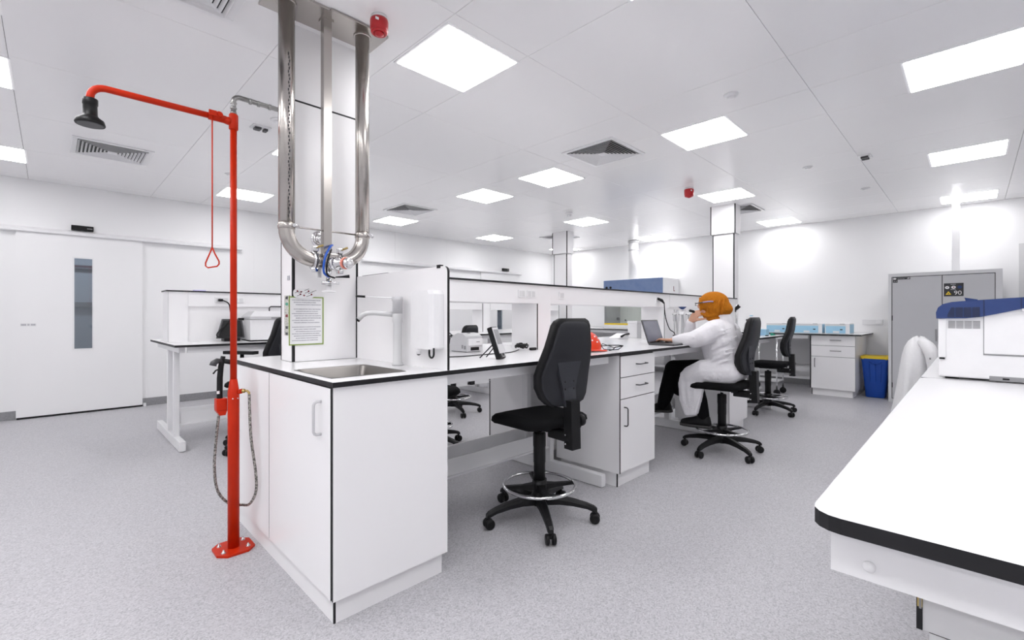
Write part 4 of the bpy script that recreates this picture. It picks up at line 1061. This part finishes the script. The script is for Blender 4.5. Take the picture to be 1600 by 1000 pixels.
# ---------------------------------------------------------------- rear bench equipment
t = thing('benchtop_centrifuge', 'white box instrument with black lid handle on the rear bench', 'instrument', (1.65, 5.2, e0))
b = MB(); b.box(1.40, 1.98, 5.08, 5.36, e0 + .008, e0 + .215, WHITEP, bev=.008); b.build('body', t)
b = MB(); b.loft([[(1.395, 5.07, e0 + .217), (1.985, 5.07, e0 + .217), (1.985, 5.365, e0 + .217), (1.395, 5.365, e0 + .217)], [(1.395, 5.07, e0 + .245), (1.985, 5.07, e0 + .245), (1.985, 5.365, e0 + .245), (1.395, 5.365, e0 + .245)],
                 [(1.45, 5.12, e0 + .30), (1.93, 5.12, e0 + .30), (1.93, 5.34, e0 + .30), (1.45, 5.34, e0 + .30)]], GREYP, smooth=False); b.build('lid', t)
b = MB(); b.tube([(1.60, 5.16, e0 + .30), (1.60, 5.16, e0 + .335), (1.615, 5.16, e0 + .348), (1.725, 5.16, e0 + .348), (1.74, 5.16, e0 + .335), (1.74, 5.16, e0 + .30)], .006, BLK, 10); b.build('lid_handle', t)
part('maker_strip', t, (1.59, 1.70, 5.0685, 5.0705, e0 + .222, e0 + .238), m=MIDG)
b = MB(); b.prism([(1.73, e0 + .222), (1.756, e0 + .222), (1.743, e0 + .242)], 1, 5.068, 5.0705, YEL); b.build('warning_triangle', t)
for fx0, fy0 in ((1.42, 5.09), (1.92, 5.09), (1.42, 5.30), (1.92, 5.30)): part('foot', t, (fx0, fx0 + .04, fy0, fy0 + .04, e0, e0 + .01), m=BLK)
t = thing('tilted_monitor', 'black sloping screen standing on the rear bench behind the red pole', 'monitor', (1.24, 5.25, e0))
b = MB(); b.loft([[(1.135, 5.18, e0 + .03), (1.375, 5.18, e0 + .03), (1.375, 5.215, e0 + .03), (1.135, 5.215, e0 + .03)], [(1.20, 5.26, e0 + .22), (1.375, 5.26, e0 + .22), (1.375, 5.29, e0 + .22), (1.20, 5.29, e0 + .22)]], DARKG, smooth=False); b.build('screen_body', t)
b = MB(); b.loft([[(1.15, 5.177, e0 + .045), (1.36, 5.177, e0 + .045), (1.36, 5.182, e0 + .045), (1.15, 5.182, e0 + .045)], [(1.205, 5.25, e0 + .205), (1.36, 5.25, e0 + .205), (1.36, 5.256, e0 + .205), (1.205, 5.256, e0 + .205)]], BLK, smooth=False); b.build('glass_face', t)
part('arm', t, (1.34, 1.392, 5.255, 5.29, e0 + .205, e0 + .23), m=BLK, bev=.005); part('foot', t, (1.20, 1.34, 5.19, 5.31, e0, e0 + .035), m=BLK, bev=.004)
t = thing('power_lead', 'black lead looping from the rear spine socket down past the dark screen', 'cable', (1.2, 5.3, 1.35))
b = MB(); b.box(1.185, 1.225, 5.335, 5.372, 1.342, 1.368, BLK, bev=.006); b.build('plug', t)
b = MB(); b.tube(spline([(1.22, 5.345, 1.355), (1.27, 5.325, 1.32), (1.285, 5.32, 1.24), (1.29, 5.3, 1.19), (1.24, 5.22, 1.13), (1.15, 5.16, 1.05), (1.125, 5.13, 1.005), (1.17, 5.13, .985), (1.27, 5.12, .98), (1.33, 5.05, e0 + .02), (1.38, 5.0, e0 + .005), (1.50, 4.97, e0 + .005), (1.65, 4.97, e0 + .005)]), .006, BLK, 8); b.build('cord', t)
t = thing('blister_pad', 'small mauve item lying on top of the rear spine', 'pad', (1.0, 5.45, 1.441))
part('pad', t, (.99, 1.09, 5.40, 5.46, 1.4415, 1.452), m=LILAC, bev=.003)

# ---------------------------------------------------------------- back wall
t = thing('safety_cabinet', 'long hooded cabinet with a steel blue front on the back bench', 'cabinet', (8.85, 5.0, .926))
part('housing', t, (8.56, 9.24, 4.33, 5.70, 1.50, 1.96), m=WHITEP, bev=.01)
part('blue_front', t, (8.53, 8.56, 4.335, 5.70, 1.50, 1.955), m=STEELBLUE, bev=.004)
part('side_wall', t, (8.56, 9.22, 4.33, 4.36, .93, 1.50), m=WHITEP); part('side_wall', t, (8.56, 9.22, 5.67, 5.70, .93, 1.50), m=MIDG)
part('back_wall', t, (9.15, 9.22, 4.36, 5.67, .96, 1.50), m=SASHIN); part('work_floor', t, (8.56, 9.15, 4.36, 5.67, .93, .965), m=SASHIN)
part('sash', t, (8.565, 8.572, 4.36, 5.67, 1.03, 1.50), m=SASH)
part('yellow_sill', t, (8.54, 8.565, 4.34, 5.69, 1.0, 1.035), m=YEL); part('base_rail', t, (8.54, 8.565, 4.34, 5.69, .93, 1.0), m=WHITEP)
b = MB(); b.cyl((8.72, 4.45, 1.47), (8.72, 5.58, 1.47), .014, TUBE, n=10); b.build('added_lamp_tube', t)  # glowing tube added out of sight to brighten the cabinet interior
b = MB()
for y in (5.52, 5.62): b.cyl((8.53, y, 1.80), (8.518, y, 1.80), .026, BLK)
b.build('knobs', t)
b = MB(); b.ell((8.6, 5.38, 1.13), (.035, .035, .035), BLK); b.ell((8.6, 5.2, 1.10), (.02, .02, .02), DARKG); b.build('arm_ports', t)
part('pink_mark', t, (9.0, 9.02, 4.3285, 4.33, 1.72, 1.80), (9.0, 9.06, 4.3285, 4.33, 1.70, 1.715), m=INKR)
t = thing('exhaust_duct', 'short white round duct under the ceiling above the blue-fronted cabinet', 'duct', (8.75, 5.1, 1.96))
b = MB(); b.cyl((8.75, 5.1, 1.96), (8.75, 5.1, RH - .002), .095, WHITEP, n=28); b.build('pipe', t)
b = MB(); b.lathe((8.75, 5.1, RH - .05), [(.115, 0), (.115, .035), (.1, .045)], GREYP, 28); b.lathe((8.75, 5.1, RH - .22), [(.1, 0), (.108, .01), (.108, .03), (.1, .04)], GREYP, 28); b.build('collar', t)
b = MB(); b.tube([(8.80, 4.55, 1.96), (8.80, 4.55, 2.06), (8.80, 4.45, 2.03)], .006, GREYP, 8); tag(b.build('cabinet_hook'), 'thin pinkish bent wire standing on the blue-fronted cabinet', 'hook')

zb = .9255
for k, (y0, y1, lab) in enumerate(((1.29, 1.60, 'pale blue fronted unit at the right end of the back bench'), (1.635, 2.02, 'pale blue fronted unit left of the end one on the back bench'), (2.06, 2.42, 'pale blue fronted unit partly behind the far right chair'))):
    t = thing('benchtop_heater', lab, 'instrument', (8.5, (y0 + y1) / 2, zb), 'pale blue fronted bench units')
    part('case', t, (8.36, 8.72, y0, y1, zb, zb + .155), m=WHITEP, bev=.006)
    part('blue_front', t, (8.352, 8.36, y0 + .05, y1 - .012, zb + .008, zb + .115), m=SKYB)
    part('top_trim', t, (8.352, 8.36, y0 + .05, y1 - .012, zb + .13, zb + .142), m=LAMG)
    part('dark_dial', t, (8.347, 8.352, y0 + .085, y0 + .115, zb + .055, zb + .07), m=BLK)
    part('white_badge', t, (8.349, 8.352, (y0 + y1) / 2 - .03, (y0 + y1) / 2 + .05, zb + .012, zb + .04), m=PAPER)
    part('side_panel', t, (8.37, 8.70, y0 - .002, y0 + .001, zb + .01, zb + .14), m=SKYB)
    part('print', t, (8.3505, 8.352, y0 + .06, y0 + .12, zb + .145, zb + .151), m=MIDG)
t = thing('wall_trunking', 'white socket trunking on the back wall above the blue bin', 'socket', (9.24, 1.1, 1.05))
part('cover', t, (9.22, 9.249, 1.0, 1.26, 1.055, 1.135), m=PAINT, bev=.003); part('socket_plate', t, (9.21, 9.222, 1.02, 1.08, 1.07, 1.13), m=WHITEP, bev=.002)

t = thing('waste_bin', 'tall blue waste bin with a yellow liner edge', 'bin', (8.62, 1.01, 0))
def bs(hx, hy, z): return [(8.62 + p[0], 1.01 + p[1] * 1.12, z) for p in rrect(hx, hy, .035, 4)]
b = MB(); b.loft([bs(.125, .095, .002), bs(.13, .1, .02), bs(.155, .138, .50), bs(.16, .145, .56), bs(.16, .145, .585)], BINB, True, False); b.build('body', t)
b = MB()
n = 40; base = rrect(.163, .148, .035, 9)
rings = []
for g, z in ((.0, .563), (.003, .575), (.004, .592), (0, .606), (-.012, .600)):
    rings.append([(8.62 + p[0] * (1 + g / .16), 1.01 + p[1] * 1.12 * (1 + g / .145), z + (.008 * math.sin(i * 1.7) if z < .58 else .003 * math.sin(i * 2.3))) for i, p in enumerate(base)])
b.loft(rings, YEL, False, False); b.build('liner', t)
b = MB(); b.loft([bs(.15, .135, .585), bs(.14, .125, .60)], YEL); b.build('lid', t)
b = MB(); b.tube([(8.458, .93, .525), (8.45, .95, .508), (8.448, 1.0, .502), (8.45, 1.05, .508), (8.458, 1.07, .525)], .009, BINB, 8); b.build('grip', t)
b = MB()
for y in (.93, 1.0, 1.07):
    b.loft([[(8.493, y - .006 + (1.0 - y) * .3, .02), (8.493, y + .006 + (1.0 - y) * .3, .02), (8.5, y + .006 + (1.0 - y) * .3, .02)], [(8.462, y - .006, .49), (8.462, y + .006, .49), (8.47, y + .006, .49)]], BINB)
b.build('ribs', t)

# grey fire-safety cabinet
gx0 = 8.275
t = thing('chemical_cabinet', 'tall grey two-door safety cabinet with warning stickers against the back wall', 'cabinet', (8.7, .29, 0))
part('carcass', t, (gx0 + .025, 9.2, -.255, .83, .0, 1.775), m=CABF, bev=.004)
part('frame', t, (gx0, gx0 + .03, .800, .835, 0, 1.78), (gx0, gx0 + .03, -.26, -.20, 0, 1.78), (gx0, gx0 + .03, -.20, .80, 1.735, 1.78), (gx0, gx0 + .03, -.20, .80, 0, .045), m=CABF)
part('door_gap', t, (gx0 + .018, gx0 + .0255, -.20, .80, .045, 1.735), m=BLK)
d = part('door', t, (gx0 + .004, gx0 + .02, .289, .792, .055, 1.727), m=CABG)
part('lock_handle', d, (gx0 - .012, gx0 + .004, .335, .350, .86, 1.02), m=MIDG, bev=.003)
part('hinge', d, (gx0 + .001, gx0 + .006, .788, .801, 1.13, 1.20), m=BLK); part('hinge', d, (gx0 + .001, gx0 + .006, .788, .801, .2, .27), m=BLK)
s = part('sticker', d, (gx0 + .0025, gx0 + .004, .602, .784, 1.695, 1.725), (gx0 + .0025, gx0 + .004, .735, .784, 1.655, 1.695), m=INKD)
d2 = part('door', t, (gx0 + .004, gx0 + .02, -.193, .281, .055, 1.727), m=CABG)
s2 = part('sticker', d2, (gx0 + .0025, gx0 + .004, .083, .268, 1.45, 1.62), m=INKD)
fx = gx0 + .0025
def oval(b, y, z, ry, rz, m, d=0): b.prism([(y + ry * math.cos(a), z + rz * math.sin(a)) for a in [2 * PI * k / 18 for k in range(18)]], 0, fx - .001 - d, fx - d, m)
RT = Matrix(((0, 0, -1, fx - .0004), (-1, 0, 0, 0), (0, 1, 0, 0), (0, 0, 0, 1)))
def onface(y, z): return Matrix.Translation((0, y, z)) @ RT
b = MB(); oval(b, .237, 1.565, .021, .019, PAPER); oval(b, .177, 1.567, .022, .019, PAPER); oval(b, .119, 1.567, .021, .019, BLUE)
oval(b, .237, 1.565, .006, .005, INKD, .001); oval(b, .174, 1.567, .007, .007, INKR, .001)
for y in (.20, .19, .18, .17, .16): b.box(fx - .001, fx, y - .003, y + .003, 1.602, 1.608, PAPER); b.box(fx - .001, fx, y - .003, y + .003, 1.536, 1.542, PAPER)
b.prism([(.253, 1.472), (.197, 1.472), (.225, 1.517)], 0, fx - .001, fx, YEL); oval(b, .225, 1.487, .006, .008, INKD, .001)
b.build('sticker_symbols', d2)
text_mesh('sticker_number', '90', .075, PAPER, onface(.137, 1.492) @ Matrix.Translation((0, 0, 0)), d2)
b = MB(); oval(b, .765, 1.708, .017, .012, PAPER); b.prism([(.632, 1.704), (.607, 1.708), (.611, 1.718), (.634, 1.714)], 0, fx - .001, fx, PAPER)
for k, y in enumerate((.733, .722, .708, .695, .68, .668)): b.box(fx - .001, fx, y - .004, y + .004, 1.701, 1.711, MIDG)
for y in (.768, .748): oval(b, y, 1.674, .007, .008, MIDG)
b.build('sticker_symbols', d)
t = thing('cabinet_duct', 'slim white vertical duct rising from the grey cabinet to the ceiling', 'duct', (8.8, .16, 1.775))
part('duct', t, (8.78, 8.86, .125, .205, 1.776, RH - .002), m=PAINT, bev=.004)
b = MB()
for k in range(5): b.prism([(8.785, 1.80 + k * .14), (8.855, 1.83 + k * .14), (8.855, 1.836 + k * .14), (8.785, 1.806 + k * .14)], 1, .2055, .207, LAMG)
b.build('tape_marks', t)

# steel trolley behind the far right chair
t = thing('steel_trolley', 'steel frame trolley on casters behind the far right chair', 'trolley', (7.85, 2.25, 0))
for x, y in ((7.70, 2.08), (7.70, 2.42), (8.02, 2.08), (8.02, 2.42)):
    b = MB(); b.cyl((x, y, .11), (x, y, .87), .011, CHROME, n=12); lg = b.build('post', t)
    b = MB(); b.cyl((x, y, .09), (x, y, .115), .014, DARKG); b.lathe((x - .012, y, .046), [(.02, 0), (.046, .003), (.046, .021), (.02, .024)], BLK if y < 2.2 else WHITEP, 18, (1, 0, 0)); b.build('caster', lg)
part('shelf', t, (7.69, 8.03, 2.07, 2.43, .20, .215), m=GREYP); part('shelf', t, (7.69, 8.03, 2.07, 2.43, .845, .86), m=GREYP)

# ---------------------------------------------------------------- analyser on the right bench
t = thing('bench_analyser', 'white analyser with a navy blue sloping top on the right bench', 'instrument', (2.95, -.35, e0))
ax = 2.556
b = MB(); b.box(ax, 3.35, -.80, .099, e0 + .008, 1.205, WHITEP, bev=.006); b.build('body', t)
part('corner_strip', t, (ax - .006, ax + .02, .076, .0995, 1.03, 1.19), m=WHITEP, bev=.003)
part('strip_end', t, (ax - .0065, ax + .01, .080, .096, 1.024, 1.031), m=BLK)
pts = [(.105, 1.188), (.106, 1.212), (.100, 1.232), (.086, 1.246), (.06, 1.254), (.03, 1.257), (-.134, 1.268), (-.80, 1.312), (-.80, 1.268), (-.134, 1.226), (-.06, 1.205), (-.02, 1.194), (.02, 1.189)]
b = MB(); b.prism(pts, 0, ax - .014, 3.37, BLUE); b.build('blue_top', t)
part('top_seam', t, (ax - .0155, ax - .0138, -.0315, -.029, 1.199, 1.2595), m=BLUED); part('top_seam', t, (ax - .0155, ax - .0138, -.128, -.1255, 1.228, 1.266), m=BLUED)
b = MB()
for k in range(4):
    y1 = .072 - k * .0235; y0 = y1 - .0205
    zt = 1.232 + k * .001
    for j in range(7):
        b.box(ax - .0155, ax - .0138, y0, y1 if k else y1 - .012 + min(.012, .002 * (7 - j)), 1.1945 + j * .0056, 1.1945 + j * .0056 + .0042, BLUED)
b.build('blue_grille', t)
b = MB()
for k in range(4):
    y1 = .070 - k * .0235; y0 = y1 - .020
    for j in range(6): b.box(ax - .0012, ax + .002, y0, y1, 1.149 + j * .0052, 1.149 + j * .0052 + .0034, MIDG)
b.build('vent_grille', t)
part('vent_back', t, (ax - .0006, ax + .003, -.0205, .070, 1.149, 1.1795), m=GREYP)
d = part('front_door', t, (ax - .004, ax + .01, -.79, -.031, 1.052, 1.225), m=WHITEP, bev=.002)
part('door_seam', t, (ax - .0015, ax + .002, -.032, -.0285, 1.046, 1.205), (ax - .0015, ax + .002, -.79, -.032, 1.046, 1.052), m=MIDG)
part('base_recess', t, (ax - .0015, ax + .004, -.79, -.045, e0 + .004, e0 + .022), m=MIDG); part('base_mark', t, (ax - .0022, ax, -.098, -.080, e0 + .010, e0 + .016), m=BLK)
part('grey_lip', t, (ax - .018, ax, -.79, -.128, 1.214, 1.226), m=GREYP, bev=.003)
for fx0, fy0 in ((ax + .02, .04), (ax + .02, -.76), (3.28, .04), (3.28, -.76)): part('foot', t, (fx0, fx0 + .04, fy0, fy0 + .04, e0, e0 + .01), m=BLK)
b = MB(); b.prism([(.020, 1.257), (.024, 1.272), (-.014, 1.264), (-.012, 1.258)], 0, 2.60, 2.66, BLUE); b.build('latch', t)

# spare lab coat over a chair back
t = thing('lab_coat', 'white lab coat draped over a chair back beside the right bench', 'lab coat', (5.2, .42, .2))
b = MB(); rings = []
N = 44
for i, (z, hx, hy, yo) in enumerate(((.30, .29, .135, .375), (.45, .29, .125, .362), (.60, .28, .115, .352), (.75, .265, .105, .345), (.87, .245, .096, .338), (.94, .215, .085, .333), (.985, .175, .066, .33), (1.008, .11, .04, .33), (1.016, .04, .015, .33))):
    ring = []
    for k in range(N):
        a = 2 * PI * k / N; f = 1 + (.07 * math.sin(5 * a + .5) + .04 * math.sin(9 * a + i * .3)) * max(0, (1.02 - z)) * 1.3
        ring.append((5.22 + hx * f * math.copysign(abs(math.cos(a)) ** .8, math.cos(a)), yo + hy * f * math.sin(a) + .0, z + .012 * math.sin(3 * a)))
    rings.append(ring)
b.loft(rings, COATD, False, True); b.build('cloth', t)
b = MB()
b.tube(spline([(5.06, .30, .985), (5.02, .262, .955), (4.99, .235, .89), (4.985, .222, .80), (4.99, .215, .70)]), [.03, .032, .036, .038, .040, .042, .044, .045, .046, .046, .046, .045, .044, .043, .042, .042, .042, .041, .040, .040, .040, .040, .040, .039, .038], COATD, 14)
b.build('sleeve', t)
part('sleeve_button', t, (4.935, 4.942, .235, .245, .85, .865), m=MIDG)

# ---------------------------------------------------------------- the person
def blob(name, caps, m, vox, sm, parent, ells=(), extra=None):
    b = MB()
    for (p0, r0, p1, r1) in caps:
        p0, p1 = Vector(p0), Vector(p1); d = (p1 - p0); L = d.length; d.normalize()
        pts, rr = [], []
        for k in range(5):
            a = math.radians(8 + 82 * k / 4); pts.append(p0 - d * r0 * math.cos(a)); rr.append(r0 * math.sin(a))
        for k in range(1, 6):
            a = math.radians(82 * k / 5); pts.append(p1 + d * r1 * math.sin(a)); rr.append(r1 * math.cos(a))
        b.tube(pts, rr, m, 14)
    for c, r, *q in ells: b.ell(c, r, m, 20, 12, q[0] if q else None)
    if extra: extra(b)
    o = b.build('tmp')
    md = o.modifiers.new('r', 'REMESH'); md.mode = 'VOXEL'; md.voxel_size = vox
    if sm:
        s = o.modifiers.new('s', 'SMOOTH'); s.iterations = sm; s.factor = .5
    bpy.context.view_layer.update()
    dg = bpy.context.evaluated_depsgraph_get()
    me = bpy.data.meshes.new_from_object(o.evaluated_get(dg))
    loc = o.location.copy(); bpy.data.objects.remove(o)
    me.transform(Matrix.Translation(loc - parent.location))
    me.name = name; me.materials.clear(); me.materials.append(m)
    for p in me.polygons: p.use_smooth = True
    n = bpy.data.objects.new(name, me); C.objects.link(n); n.parent = parent
    return n
T = thing('person', 'person in a white lab coat and mustard headscarf seated at the laptop', 'person', (4.17, 1.56, .24))
V3 = Vector
def chain(pts, rs): return [(pts[i], rs[i], pts[i + 1], rs[i + 1]) for i in range(len(pts) - 1)]
Lsh, Lel, Lwr = (3.985, 1.56, 1.075), (3.90, 1.69, .995), (3.845, 1.855, .985)
Rsh, Rel, Rwr = (4.29, 1.58, 1.075), (4.20, 1.865, .995), (4.085, 1.80, 1.155)
caps = []
caps += chain([(4.17, 1.52, .80), (4.15, 1.53, .95), (4.14, 1.55, 1.05)], [.11, .105, .10])
caps += chain([Lsh, Rsh], [.05, .05])
caps += chain([(4.14, 1.565, 1.10), (4.125, 1.62, 1.22)], [.052, .048])
caps += chain([Lsh, Lel, Lwr], [.045, .036, .024]) + chain([Rsh, Rel, Rwr], [.045, .036, .024])
caps += chain([(4.09, 1.54, .715), (4.03, 1.77, .665), (4.055, 1.69, .36)], [.075, .05, .028])
caps += chain([(4.26, 1.54, .715), (4.30, 2.09, .665), (4.32, 2.19, .32)], [.075, .052, .028])
# left hand on the laptop: palm, four curled fingers, thumb
hw = V3(Lwr); pd = V3((-.12, 1, -.05)).normalized(); side = V3((1, .12, 0)).normalized()
pc = hw + pd * .055
for s in (-.026, -.009, .009, .026):
    caps.append((hw + pd * .015 + side * s * .6, .014, hw + pd * .075 + side * s + V3((0, 0, .004)), .012))
for s, L in ((-.027, .068), (-.009, .078), (.009, .074), (.027, .058)):
    k0 = hw + pd * .08 + side * s + V3((0, 0, .004)); k1 = k0 + pd * L * .45 + V3((0, 0, .008)); k2 = k1 + pd * L * .3 + V3((0, 0, -.012)); k3 = k2 + pd * L * .22 + V3((0, 0, -.016))
    caps += chain([k0, k1, k2, k3], [.0095, .0088, .008, .007])
k0 = hw + pd * .025 + side * .024; k1 = k0 + pd * .03 + side * .026 + V3((0, 0, -.008)); k2 = k1 + pd * .03 + side * .006 + V3((0, 0, -.006))
caps += chain([k0, k1, k2], [.013, .0105, .0085])
# right hand at the mouth: back of the hand outward, fingers up the cheek, thumb under the jaw
hw = V3(Rwr); pd = V3((-.30, -.62, .62)).normalized(); nrm = V3((-.9, .3, .1)); side = pd.cross(nrm).normalized()
if side.y > 0: side = -side
for s in (-.026, -.009, .009, .026):
    caps.append((hw + pd * .01 + side * s * .6, .015, hw + pd * .07 + side * s, .0125))
for s, L in ((-.026, .06), (-.009, .068), (.009, .064), (.026, .052)):
    k0 = hw + pd * .072 + side * s; k1 = k0 + (pd * .8 + V3((-.05, -.5, .1))).normalized() * L * .5; k2 = k1 + V3((.25, -.85, .2)).normalized() * L * .35; k3 = k2 + V3((.5, -.8, .1)).normalized() * L * .25
    caps += chain([k0, k1, k2, k3], [.0098, .009, .0082, .0072])
k0 = hw + pd * .02 + side * .024; k1 = hw + pd * .03 + V3((-.02, -.055, -.012)); k2 = k1 + V3((-.004, -.045, .006)); k3 = k2 + V3((.0, -.028, .004))
caps += chain([k0, k1, k2, k3], [.014, .012, .0105, .0085])
ells = [((4.12, 1.640, 1.305), (.070, .092, .105)), ((4.12, 1.665, 1.245), (.052, .070, .058)), ((4.12, 1.738, 1.285), (.012, .018, .026)), ((4.12, 1.728, 1.268), (.017, .018, .012)), ((4.12, 1.718, 1.243), (.024, .014, .009)), ((4.12, 1.712, 1.212), (.022, .02, .018)),
        ((4.052, 1.625, 1.30), (.01, .02, .03)), ((4.188, 1.625, 1.30), (.01, .02, .03)), ((4.12, 1.722, 1.33), (.045, .014, .012))]
blob('body', caps, SKIN, .0055, 3, T, ells)
b = MB()
for s in (-1, 1):
    b.ell((4.12 + s * .03, 1.722, 1.305), (.012, .008, .008), PAPER, 12, 8); b.ell((4.12 + s * .03, 1.729, 1.304), (.005, .003, .005), INKD, 10, 6)
b.build('eyes', T)
# trousers, coat, headscarf
tc_ = chain([(4.09, 1.55, .72), (4.04, 1.77, .665), (4.055, 1.70, .45), (4.07, 1.68, .315)], [.09, .075, .058, .052]) + chain([(4.27, 1.55, .72), (4.30, 2.06, .675), (4.31, 2.14, .46), (4.325, 2.19, .31)], [.10, .092, .075, .058])
tc_ += chain([(4.29, 1.90, .66), (4.30, 2.0, .50)], [.095, .08])
tc_ += chain([(4.10, 1.50, .76), (4.25, 1.50, .76)], [.11, .11])
blob('trousers', tc_, TROU, .011, 4, T)
cc = chain([(4.10, 1.495, .765), (4.09, 1.505, .92), (4.08, 1.53, 1.04)], [.135, .125, .118]) + chain([(4.24, 1.495, .765), (4.22, 1.505, .92), (4.21, 1.53, 1.04)], [.135, .125, .118])
cc += chain([(4.17, 1.60, .80), (4.15, 1.63, .93), (4.14, 1.62, 1.04)], [.10, .10, .095])
cc += chain([(4.02, 1.55, 1.085), (4.28, 1.565, 1.085)], [.085, .085]) + chain([(4.13, 1.525, 1.10), (4.125, 1.535, 1.165)], [.095, .075])
cc += chain([Lsh, (3.92, 1.63, 1.02), Lel], [.088, .082, .074]) + chain([Lel, (3.872, 1.77, .992), (3.855, 1.835, .987)], [.072, .056, .038])
cc += chain([Rsh, Rel], [.08, .062]) + chain([Rel, (4.10, 1.808, 1.135)], [.062, .042])
cc += chain([(4.06, 1.48, .725), (4.03, 1.65, .715), (4.02, 1.76, .67)], [.118, .105, .088])
cc += chain([(4.05, 1.44, .70), (4.28, 1.44, .70)], [.07, .07])
def folds(b):
    random.seed(3)
    for k in range(9):
        z = .82 + .032 * k; y0 = 1.37 + .03 * math.sin(k * 1.9)
        b.tube([(3.972, y0 + .02, z + .02), (3.955 - .004 * (k % 3), y0 + .10, z - .004), (3.968, y0 + .17, z - .04), (3.985, y0 + .22, z - .05)], [.006, .011, .009, .005], COAT, 8)
    for k in range(5):
        y = 1.47 + .055 * k
        b.tube([(3.96, y, .76), (3.94, y + .02, .70), (3.945, y + .03, .655)], [.006, .009, .006], COAT, 8)
    for k in range(5):
        p = V3(Lsh).lerp(V3(Lel), .05 + .2 * k)
        b.tube([p + V3((-.06, -.05, .05)), p + V3((-.08, -.005, .012)), p + V3((-.062, .05, -.04))], [.007, .012, .007], COAT, 8)
    b.prism([(1.84, .70), (1.862, .60), (1.855, .46), (1.80, .315), (1.755, .322), (1.70, .335), (1.665, .47), (1.64, .60), (1.66, .72)], 0, 3.955, 4.015, COAT)
    for k in range(3):
        b.tube([(3.962, 1.83 - .06 * k, .66), (3.958, 1.825 - .055 * k, .52), (3.966, 1.80 - .045 * k, .36)], [.012, .014, .010], COAT, 8)
blob('lab_coat', cc, COAT, .009, 4, T, (), folds)
b = MB(); b.tube([(3.966, 1.60, .735), (3.958, 1.60, .715)], .005, MIDG, 8); b.build('coat_button', T)
hc = [((4.12, 1.612, 1.312), (.093, .130, .100)), ((4.12, 1.575, 1.268), (.096, .112, .085)), ((4.12, 1.535, 1.255), (.085, .082, .062)), ((4.12, 1.61, 1.20), (.080, .095, .050)), ((4.125, 1.575, 1.17), (.09, .09, .035))]
def hf(b):
    for k, (y0, y1) in enumerate(((1.64, 1.60), (1.60, 1.555), (1.555, 1.505), (1.52, 1.475))):
        b.tube([(4.07, y0 - .02, 1.395 - .016 * k), (4.030, y0 - .025, 1.335 - .012 * k), (4.026, (y0 + y1) / 2, 1.27 - .01 * k), (4.045, y1 + .04, 1.205)], [.006, .009, .010, .008], HIJAB, 8)
    b.tube([(4.06, 1.70, 1.22), (4.036, 1.64, 1.195), (4.04, 1.56, 1.205)], [.012, .015, .012], HIJAB, 8)
    b.tube([(4.07, 1.715, 1.36), (4.045, 1.70, 1.31), (4.048, 1.695, 1.24)], [.008, .010, .010], HIJAB, 8)
blob('headscarf', [], HIJAB, .007, 3, T, hc, hf)
g = MB(); g.tube(spline([(4.07, 1.752, 1.303), (4.04, 1.735, 1.305), (4.024, 1.70, 1.310), (4.018, 1.66, 1.316)]), .0045, DARKG, 8); g.tube([(4.07, 1.752, 1.312), (4.085, 1.762, 1.312), (4.155, 1.762, 1.312), (4.17, 1.752, 1.312), (4.17, 1.752, 1.288), (4.125, 1.766, 1.29), (4.085, 1.762, 1.288), (4.07, 1.752, 1.29), (4.07, 1.752, 1.312)], .0025, DARKG, 6); g.build('glasses_frame', T)
g = MB(); g.tube(spline([(4.019, 1.665, 1.315), (4.0165, 1.63, 1.319), (4.0165, 1.60, 1.321), (4.018, 1.575, 1.320)]), .006, STRAP, 8); g.build('glasses_strap', T)
# shoes
def shoe(cx, cy, cz, yaw, pitch):
    Mx = Matrix.Translation((cx, cy, cz)) @ Matrix.Rotation(yaw, 4, 'Z') @ Matrix.Rotation(pitch, 4, 'X')
    b = MB(); rings = []
    for y, w, h in ((-.085, .02, .05), (-.075, .033, .085), (-.03, .036, .10), (.02, .038, .085), (.08, .046, .062), (.13, .042, .05), (.165, .028, .038), (.178, .01, .025)):
        rings.append([Mx @ V3((x, y, z)) for x, z in ((-w, .018), (w, .018), (w, .018 + h * .45), (w * .75, .018 + h * .85), (w * .3, .018 + h), (-w * .3, .018 + h), (-w * .75, .018 + h * .85), (-w, .018 + h * .45))])
    b.loft(rings, SHOE); o = b.build('shoe', T)
    b = MB(); rings = []
    for y, w in ((-.092, .018), (-.08, .036), (-.02, .038), (.08, .049), (.135, .044), (.172, .028), (.186, .008)):
        rings.append([Mx @ V3((x, y, z)) for x, z in ((-w, 0), (w, 0), (w, .024), (-w, .024))])
    b.loft(rings, SOLE); b.build('sole', o)
shoe(4.06, 1.70, .212, .05, -.02)
shoe(4.33, 2.19, .235, .05, -.1)
t = thing('pen', 'small black pen end held at the mouth of the seated person', 'pen', (4.07, 1.80, 1.22))
b = MB(); b.tube([(4.055, 1.80, 1.245), (4.06, 1.765, 1.235), (4.07, 1.735, 1.222)], [.012, .012, .006], BLK, 12); b.build('barrel', t)
